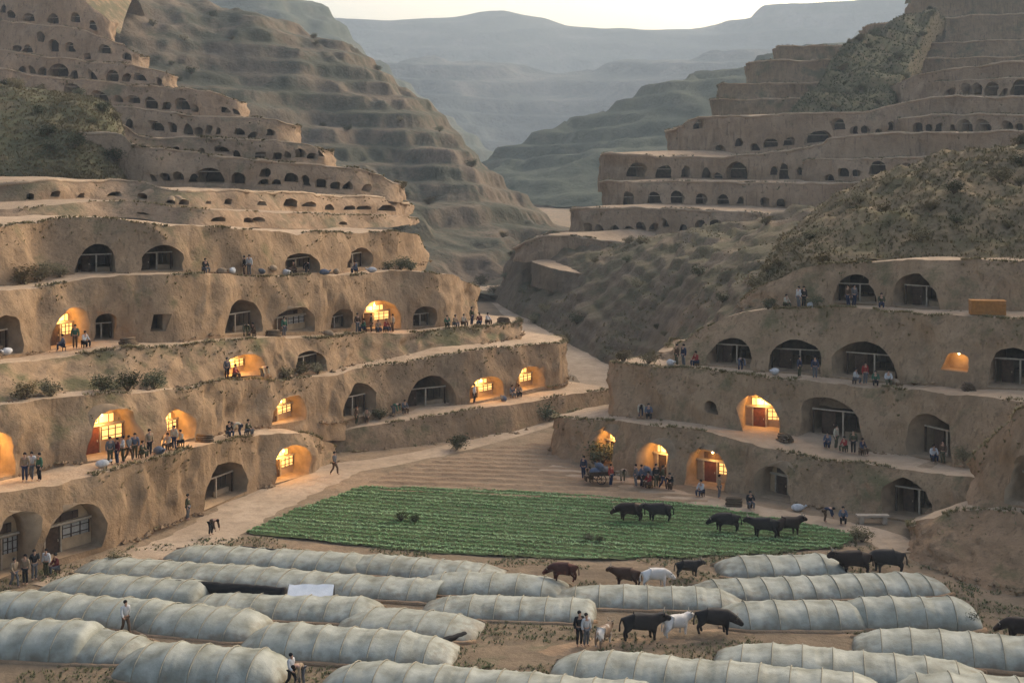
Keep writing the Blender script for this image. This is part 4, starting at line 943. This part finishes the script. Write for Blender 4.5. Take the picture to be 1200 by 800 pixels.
    jk = ['pelvis', 'belly', 'chest'] + [a + b for a in ('shoulder_', 'elbow_', 'wrist_') for b in 'lr']
    jacket = skinned('jacket', grow(jk, .028), [('pelvis', 'belly'), ('belly', 'chest')] + [e for s_ in 'lr' for e in arm(s_)[:3]], 'pelvis', [CM['black']])
    tk = ['pelvis'] + [a + b for a in ('hip_', 'knee_', 'calf_', 'ankle_') for b in 'lr']
    trousers = skinned('trousers', grow(tk, .02), [e for s_ in 'lr' for e in leg(s_)[:4]], 'pelvis', [CM['black']])
    h, c = V(J['head'][0]), V(J['crown'][0]); q = MB(); ax = (c - h).normalized()
    q.ball(h + ax * .035 + V((0, .028, 0)), (.102, .112, .098), 10, 8); hair = q.me('hair', HAIR, True)
    return dict(body=body, jacket=jacket, trousers=trousers, hair=hair)
FIG = {p: figure(p) for p in ('stand', 'walk', 'reach', 'sit', 'bend')}
def paint(o, m): o.material_slots[0].link = 'OBJECT'; o.material_slots[0].material = m
STOOL = MB(); STOOL.box((0, .06, .27), (.34, .3, .05)); [STOOL.box((x, .06 + y, .125), (.05, .05, .25)) for x in (-.12, .12) for y in (-.1, .1)]
STOOL = STOOL.me('stool', M['wood'])
NP = [0]
def person(px, py, key, pose, jc, tc, where, face=None):
    p = drop(spot(px, py, key)); F_ = FIG[pose]; NP[0] += 1; rn = random.Random(NP[0] * 17)
    verb = {'stand': 'standing', 'walk': 'walking', 'reach': 'gesturing', 'sit': 'sitting', 'bend': 'bending down'}[pose]
    o = obj('person', F_['body'], loc=p, label=(f'person in {jc} jacket and {tc} trousers {verb} {where}' if len(f'{jc} {tc} {verb} {where}'.split()) <= 10 else f'person in {jc} jacket {verb} {where}'), category='person', group='villagers')
    o.rotation_euler.z = rn.uniform(-1.4, 1.4) if face is None else radians(face); k = rn.uniform(.98, 1.08); o.scale = (k, k, k)
    a = obj('jacket', F_['jacket'], o); paint(a, CM[jc]); b = obj('trousers', F_['trousers'], o); paint(b, CM[tc]); obj('hair', F_['hair'], o)
    if pose == 'sit':
        st = obj('stool', STOOL, loc=p, label=f'stool of the person in {jc} {where}', category='stool', group='stools'); st.rotation_euler.z = o.rotation_euler.z
CK = list(CL)
def crowd(where, key, pts, poses='ssw', seed=0):
    rn = random.Random(seed + 100); used = set()
    for i, (px, py) in enumerate(pts):
        for _ in range(60):
            j, t_ = rn.choice(['black', 'navy', 'grey', 'brown', 'blue grey', 'maroon', 'olive', 'green', 'white', 'tan', 'red', 'cream']), rn.choice(['black', 'navy', 'grey', 'brown', 'olive'])
            if (j, t_) not in used: break
        used.add((j, t_)); person(px, py, key, {'s': 'stand', 'w': 'walk', 'r': 'reach', 't': 'sit', 'b': 'bend'}[poses[i % len(poses)]], j, t_, where)
crowd('outside the yellow lit cave', 'L1', [(29, 563), (37, 561), (46, 562)], 'sws', 1)
crowd('before the wide orange cave', 'L1', [(129, 546), (137, 547), (144, 546), (151, 545), (158, 544), (166, 543), (175, 541)], 'ssrwsts', 2)
crowd('in the mouth of the bright yellow cave', 'L1', [(197, 527), (204, 527), (212, 525)], 'tst', 3)
crowd('by the terrace bend with bundles', 'L1', [(268, 513), (280, 512), (290, 511)], 'tbt', 4)
crowd('by the greenhouses under the tall brown cave', None, [(22, 683), (32, 682), (47, 673), (58, 672), (70, 668)], 'wsrst', 5)
person(248, 627, None, 'bend', 'brown', 'black', 'on the path by the field corner', 60)
person(230, 601, None, 'stand', 'olive', 'grey', 'against the wall below the terrace bend', 80)
person(392, 556, None, 'walk', 'grey', 'brown', 'on the pale path below the low wall', 70)
crowd('by the amber cave above the path bend', 'L2', [(370, 497), (384, 496)], 'tb', 6)
crowd('along the low wall ledge', 'L2', [(418, 492), (430, 490), (462, 486), (474, 485), (556, 474), (600, 466), (608, 465)], 'stbtstt', 7)
crowd('before the small bright middle terrace cave', 'L3', [(266, 445), (275, 445), (308, 443)], 'stb', 8)
crowd('before the orange cave of the third terrace', 'L4', [(74, 412), (88, 410), (99, 409)], 'tst', 9)
crowd('before the large black cave', 'L4', [(288, 395), (297, 394), (333, 393)], 'bts', 10)
crowd('crowding the golden lit cave', 'L4', [(419, 389), (427, 389), (435, 389), (443, 389), (452, 388), (460, 388)], 'ststts', 11)
crowd('in a row at the third terrace end', 'L4', [(524, 384), (533, 384), (543, 383), (553, 382), (562, 382), (571, 381)], 'tttstt', 12)
crowd('among the heaped goods on the fourth terrace', 'L5', [(240, 323), (286, 323), (292, 323), (345, 323), (360, 322), (417, 320)], 'tsstbt', 13)
crowd('at the rounded end of the village ledge', 'R2', [(793, 430), (801, 431), (816, 430)], 'sst', 14)
crowd('by the caves of the upper village ledge', 'R2', [(868, 437), (937, 444), (955, 445), (1002, 450), (1014, 451), (1026, 451), (1041, 451)], 'bsststt', 15)
crowd('on the top village ledge by the bundles', 'R3', [(921, 362), (936, 362), (942, 362)], 'tss', 16)
crowd('at the door of the top dark cave', 'R3', [(994, 361), (1001, 360), (1033, 361)], 'sst', 17)
crowd('by the blank wall left of the round hole', 'R1', [(751, 490), (760, 491)], 'bt', 18)
crowd('in the row before the wide black cave', 'R1', [(970, 527), (980, 529), (990, 531), (1000, 532), (1010, 533)], 'tststs', 19)
crowd('in the doorway of the tilted beam cave', 'R1', [(1094, 543), (1105, 545)], 'ts', 20)
crowd('around the loaded carts', None, [(684, 562), (692, 566), (716, 569), (730, 567), (745, 572), (752, 571), (761, 573), (769, 573), (777, 574), (785, 573)], 'stsbsstswt', 21)
crowd('at the red doorway by the field', None, [(822, 582), (843, 584)], 'ts', 22)
crowd('by the rusty brown cave', None, [(879, 596), (968, 612), (988, 614)], 'tbt', 23)
person(679, 757, None, 'stand', 'black', 'black', 'on the earth yard beside the oxen', 20)
person(687, 757, None, 'stand', 'white', 'grey', 'on the earth yard beside the oxen', 30)
person(341, 807, None, 'walk', 'white', 'black', 'between the greenhouses', 60)
person(352, 804, None, 'bend', 'tan', 'grey', 'between the greenhouses', -30)
person(147, 747, None, 'walk', 'white', 'brown', 'behind the greenhouse with rounded green end', 40)

def cow(graze):
    hz_ = -.48 if graze else 0
    J = {'rump': ((-.80, 0, 1.0), .31), 'loin': ((-.4, 0, .97), .38), 'belly': ((0, 0, .92), .43), 'chest': ((.42, 0, .93), .42), 'withers': ((.68, 0, 1.02), .33),
         'neck': ((.92, 0, 1.10 + hz_ * .35), .26), 'poll': ((1.16, 0, 1.24 + hz_), .175), 'face': ((1.33, 0, 1.11 + hz_), .145), 'muzzle': ((1.47, 0, .99 + hz_), .13),
         'tailtop': ((-1.0, 0, 1.1), .06), 'tailmid': ((-1.1, 0, .8), .035), 'tailend': ((-1.11, 0, .45), .06)}
    E = [('rump', 'loin'), ('loin', 'belly'), ('belly', 'chest'), ('chest', 'withers'), ('withers', 'neck'), ('neck', 'poll'), ('poll', 'face'), ('face', 'muzzle'), ('rump', 'tailtop'), ('tailtop', 'tailmid'), ('tailmid', 'tailend')]
    for s_, y in (('a', .22), ('b', -.22)):
        k = .08 if s_ == 'a' else -.06
        J.update({'stifle' + s_: ((-.64 + k, y, .66), .19), 'hock' + s_: ((-.85 + k, y, .42), .09), 'hshank' + s_: ((-.80 + k, y, .18), .065), 'hhoof' + s_: ((-.76 + k, y, .05), .08),
                  'elbow' + s_: ((.52 - k, y * .9, .62), .17), 'carpus' + s_: ((.55 - k, y * .9, .36), .085), 'fshank' + s_: ((.54 - k, y * .9, .17), .062), 'fhoof' + s_: ((.57 - k, y * .9, .05), .078),
                  'ear' + s_: ((1.1, y * 1.2, 1.27 + hz_), .05)})
        E += [('rump', 'stifle' + s_), ('stifle' + s_, 'hock' + s_), ('hock' + s_, 'hshank' + s_), ('hshank' + s_, 'hhoof' + s_), ('chest', 'elbow' + s_), ('elbow' + s_, 'carpus' + s_), ('carpus' + s_, 'fshank' + s_), ('fshank' + s_, 'fhoof' + s_), ('poll', 'ear' + s_)]
    return skinned('cow', J, E, 'belly', [CM['black']], 2), hz_
COW = {g: cow(g) for g in (False, True)}
def coat(name, a, b, sc=1.3, lo=.48, hi=.54):
    m = mat(name, a, c2=b, scale=sc, rough=.75); e = m.node_tree.nodes['Color Ramp'].color_ramp.elements; e[0].position = lo; e[1].position = hi; return m
COATS = {'black': coat('black_coat', (.016, .014, .013), (.024, .02, .018)), 'brown': coat('brown_coat', (.075, .035, .02), (.05, .024, .015)), 'red brown': coat('red_brown_coat', (.11, .035, .022), (.06, .022, .016)), 'white': coat('white_coat', (.62, .58, .53), (.5, .46, .41)), 'tan and white': coat('pied_coat', (.55, .5, .43), (.2, .13, .08)), 'dark brown': coat('dark_brown_coat', (.035, .02, .014), (.022, .014, .011))}
HORN = mat('horn', (.35, .3, .22), scale=6)
HM = {}
for g, (_, dz) in COW.items():
    for sgn in (1, -1):
        q = MB(); q.tube([(1.13, sgn * .06, 1.34 + dz), (1.14, sgn * .22, 1.42 + dz), (1.22, sgn * .28, 1.56 + dz)], [.045, .033, .01], 7); HM[g, sgn] = q.me('horn', HORN, True)
def cattle(px, py, col_, head, label, scale=1.1, graze=False):
    o = obj('cow', COW[graze][0], loc=drop(spot(px, py)), label=label, category='cow', group='cattle in the valley')
    paint(o, COATS[col_]); o.rotation_euler.z = radians(head); o.scale = (scale * .88,) * 3
    for sgn in (1, -1): obj('horn', HM[graze, sgn], o)
cattle(738, 611, 'dark brown', 175, 'dark brown cow grazing nose to tail at the back of the crop field', 1.05, True)
cattle(772, 612, 'black', 182, 'black cow following the dark brown one at the back of the crop field', 1.05)
cattle(851, 624, 'black', 178, 'black cow with pale back edge grazing in the crop field', 1.05, True)
cattle(896, 630, 'black', 170, 'black cow walking behind the grazing black cow in the crop field', 1.1)
cattle(924, 629, 'dark brown', 15, 'dark brown cow at the field edge facing away from the black cow', 1.05)
cattle(660, 688, 'red brown', 176, 'thin red brown cow beyond the greenhouse end', 0.95, True)
cattle(734, 686, 'brown', 165, 'brown cow beside the white cow at the field edge', 0.95)
cattle(768, 687, 'white', 10, 'white cow beside the brown cow at the field edge', 0.95, True)
cattle(806, 677, 'black', 5, 'small black cow beyond the white cow at the field edge', .85)
cattle(752, 750, 'black', 4, 'big black ox with legs spread on the earth path', 1.2)
cattle(707, 756, 'tan and white', 60, 'tan and white calf in front of the big black ox', .85)
cattle(792, 745, 'white', 30, 'white cow standing between the two black oxen', .95)
cattle(838, 744, 'black', -6, 'black ox with lowered head at the greenhouse end', 1.15, True)
cattle(1000, 673, 'dark brown', 184, 'dark brown ox at the foot of the earth mound', 1.25)
cattle(1040, 671, 'black', 176, 'black ox right against the earth mound', 1.2, True)
cattle(1198, 757, 'dark brown', 160, 'dark brown animal beyond the green bush by the greenhouses', 1.1, True)

# ------------------------------------------------------------------ carts, sacks, crate, bench
def wheel(parent, x, y, r):
    q = MB(); n = 18; q.tube([(x + r * cos(2 * pi * k / n), y, r + r * sin(2 * pi * k / n)) for k in range(n + 1)], .035, 6, cap=False); w_ = q.build('wheel', M['blackmat'], parent, True)
    for k in range(4):
        a = pi * k / 4; s_ = MB(); s_.tube([(x + r * cos(a), y, r + r * sin(a)), (x - r * cos(a), y, r - r * sin(a))], .015, 5); s_.build('spoke', M['wood'], w_)
    h = MB(); h.tube([(x, y - .06, r), (x, y + .06, r)], .05, 8); h.build('hub', M['wood'], w_)
def sack_mesh(seed):
    q = MB(); q.ball((0, 0, .22), (.42, .26, .24), 12, 8)
    for v in q.v: v += noise.noise_vector(v * 3 + V((seed, 0, 0))) * .05; v.z = max(v.z, 0)
    q.tube([(.36, 0, .25), (.48, 0, .3), (.54, .02, .36)], [.1, .05, .08], 8); return q
SACKS = {}
for c in ('white', 'grey', 'tan', 'blue grey'): SACKS[c] = sack_mesh(len(c)).me('sack', CM[c], True)
def sack(p, c, label, rz=0, k=1.0, group='sacks and bundles'):
    o = obj('sack', SACKS[c], loc=p, label=label, category='sack', group=group); o.rotation_euler.z = rz; o.scale = (k, k, k)
def cart(px, py, rz, where):
    p = drop(spot(px, py)); r = obj('hand_cart', None, loc=p, label=f'two wheeled wooden hand cart {where}', category='cart', group='hand carts'); r.rotation_euler.z = rz
    for i in range(5): q = MB(); q.box((0, -.48 + i * .24, .62), (2.0, .22, .05)); q.build('plank', M['wood'], r)
    for y in (-.62, .62):
        q = MB(); q.box((0, y, .78), (2.0, .05, .28)); q.build('side_board', M['wood'], r)
        q = MB(); q.tube([(.9, y * .8, .6), (1.9, y * .6, .75)], .035, 6); q.build('handle', M['beam'], r); wheel(r, -.1, y * 1.2, .36)
    q = MB(); q.tube([(-.1, -.75, .36), (-.1, .75, .36)], .035, 6); q.build('axle', M['wood'], r)
    q = MB(); q.box((.85, 0, .3), (.06, .06, .6)); q.build('prop', M['wood'], r)
    for i, (x, y, z, c) in enumerate([(-.5, -.2, .65, 'blue grey'), (.35, .2, .65, 'grey'), (-.1, 0, 1.0, 'blue grey')]):
        v = V((x, y, z)); v.rotate(r.rotation_euler); sack(p + v, c, f'{"top" if i == 2 else "lower"} {c} sack on the hand cart {where}', rz + i, 1.1)
cart(704, 566, .15, 'before the narrow golden cave'); cart(760, 569, -.2, 'before the pale glowing doorway')
for i, (px, py, k, c, lab) in enumerate([(932, 594, None, 'white', 'white bundle against the wall by the rusty brown cave'), (950, 363, 'R3', 'white', 'white bundle on the top village ledge beside the standing people'), (958, 363, 'R3', 'tan', 'tan bundle beside the white bundle on the top ledge'), (908, 443, 'R2', 'white', 'white sack at the mouth of the reddish cave'), (786, 431, 'R2', 'white', 'pale sack at the rounded ledge end'),
   (260, 324, 'L5', 'tan', 'tan bundle left on the fourth terrace'), (272, 324, 'L5', 'white', 'white bundle beside the tan one on the fourth terrace'), (305, 324, 'L5', 'grey', 'grey bundle on the fourth terrace past the standing pair'), (320, 324, 'L5', 'tan', 'tan sack near the dark low cave'), (335, 324, 'L5', 'white', 'white sack at the dark low cave mouth'), (380, 323, 'L5', 'blue grey', 'blue grey sack past the dark low cave'), (394, 323, 'L5', 'tan', 'tan sack past the dark low cave'), (436, 320, 'L5', 'white', 'white sack at the shrub end of the fourth terrace'),
   (8, 418, 'L4', 'white', 'white sack at the black doorway cave'), (186, 541, 'L1', 'blue grey', 'blue grey sack between the orange and yellow caves'), (120, 551, 'L1', 'white', 'white sack at the foot of the wide orange cave'), (590, 470, 'L2', 'blue grey', 'dark bundle by the glowing cave with pale beam'), (385, 393, 'L4', 'tan', 'tan sack before the small brown cave'), (1050, 451, 'R2', 'tan', 'tan sack beyond the seated people of the village ledge')]):
    sack(drop(spot(px, py, k)), c, lab, i * 1.3, 1.15)
def crate(px, py, key, L, W_, H_, label, m):
    p = drop(spot(px, py, key)); r = obj('wooden_crate', None, loc=p, label=label, category='crate'); r.rotation_euler.z = -.12
    for side, y in ((1, W_ / 2), (-1, -W_ / 2)):
        for k in range(4): q = MB(); q.box((0, y, H_ * (k + .5) / 4), (L, .05, H_ / 4 - .03)); q.build('plank', m, r)
    for x in (-L / 2 + .03, L / 2 - .03): q = MB(); q.box((x, 0, H_ / 2), (.06, W_ - .06, H_)); q.build('end_board', m, r)
    q = MB(); q.box((0, 0, H_ + .03), (L + .08, W_ + .08, .05)); q.build('lid', m, r)
crate(1157, 370, 'R3', 2.6, 1.0, 1.05, 'orange wooden crate on the top village ledge', mat('orange_wood', (.42, .19, .055), scale=4, vary=.3))
LOG = MB(); LOG.tube([(-.55, 0, 0), (0, .01, .01), (.55, 0, 0)], [.075, .08, .07], 7); LOG = LOG.me('log', M['twig'], True)
for i, (px, py, k, where) in enumerate([(240, 517, 'L1', 'on the ledge before the terrace bend'), (320, 394, 'L4', 'between the large black cave and the lattice cave'), (150, 404, 'L4', 'by the small square window wall'), (1135, 457, 'R2', 'under the yellow niche'), (920, 519, 'R1', 'beside the golden cave with red door'), (590, 384, 'L4', 'at the third terrace tip'), (860, 592, None, 'between the red doorway and the rusty cave')]):
    r = obj('firewood_stack', None, loc=drop(spot(px, py, k)), label=f'small stack of firewood {where}', category='firewood', group='firewood stacks'); r.rotation_euler.z = i * .5
    for row in range(4):
        for c in range(6 - row):
            l_ = obj('log', LOG, r, loc=((i * 7 + row * 3 + c) % 5 * .03 - .06, (c - (5 - row) / 2) * .16, .08 + row * .135)); l_.rotation_euler.z = ((c * 5 + row) % 3 - 1) * .05
q = MB(); q.box((0, 0, .25), (1.9, .6, .5)); q.box((0, 0, .55), (2.0, .7, .1)); p = drop(spot(1015, 604))
M['stone'] = mat('pale_stone', (.42, .34, .25), scale=2, vary=.3, bump=.4)
r = obj('stone_bench', None, loc=p, label='pale stone bench beside the dark arched cave', category='bench'); 
t_ = MB(); t_.box((0, 0, .52), (2.2, .6, .12)); t_.build('seat', M['stone'], r)
for x in (-.8, .8): t_ = MB(); t_.box((x, 0, .22), (.3, .5, .46)); t_.build('leg', M['stone'], r)

# ------------------------------------------------------------------ haze
def haze():
    m = bpy.data.materials.new('haze'); m.use_nodes = True; t = m.node_tree
    for n in list(t.nodes):
        if n.type != 'OUTPUT_MATERIAL': t.nodes.remove(n)
    v = t.nodes.new('ShaderNodeVolumePrincipled'); v.inputs['Density'].default_value = .00024; v.inputs['Color'].default_value = (.74, .87, .98, 1); v.inputs['Anisotropy'].default_value = .1
    t.links.new(v.outputs[0], t.nodes['Material Output'].inputs['Volume'])
    q = MB(); q.box((0, 1900, 204), (5400, 4400, 430)); q.build('haze', m, kind='stuff', label='pale haze filling the valley air', category='haze')
haze()
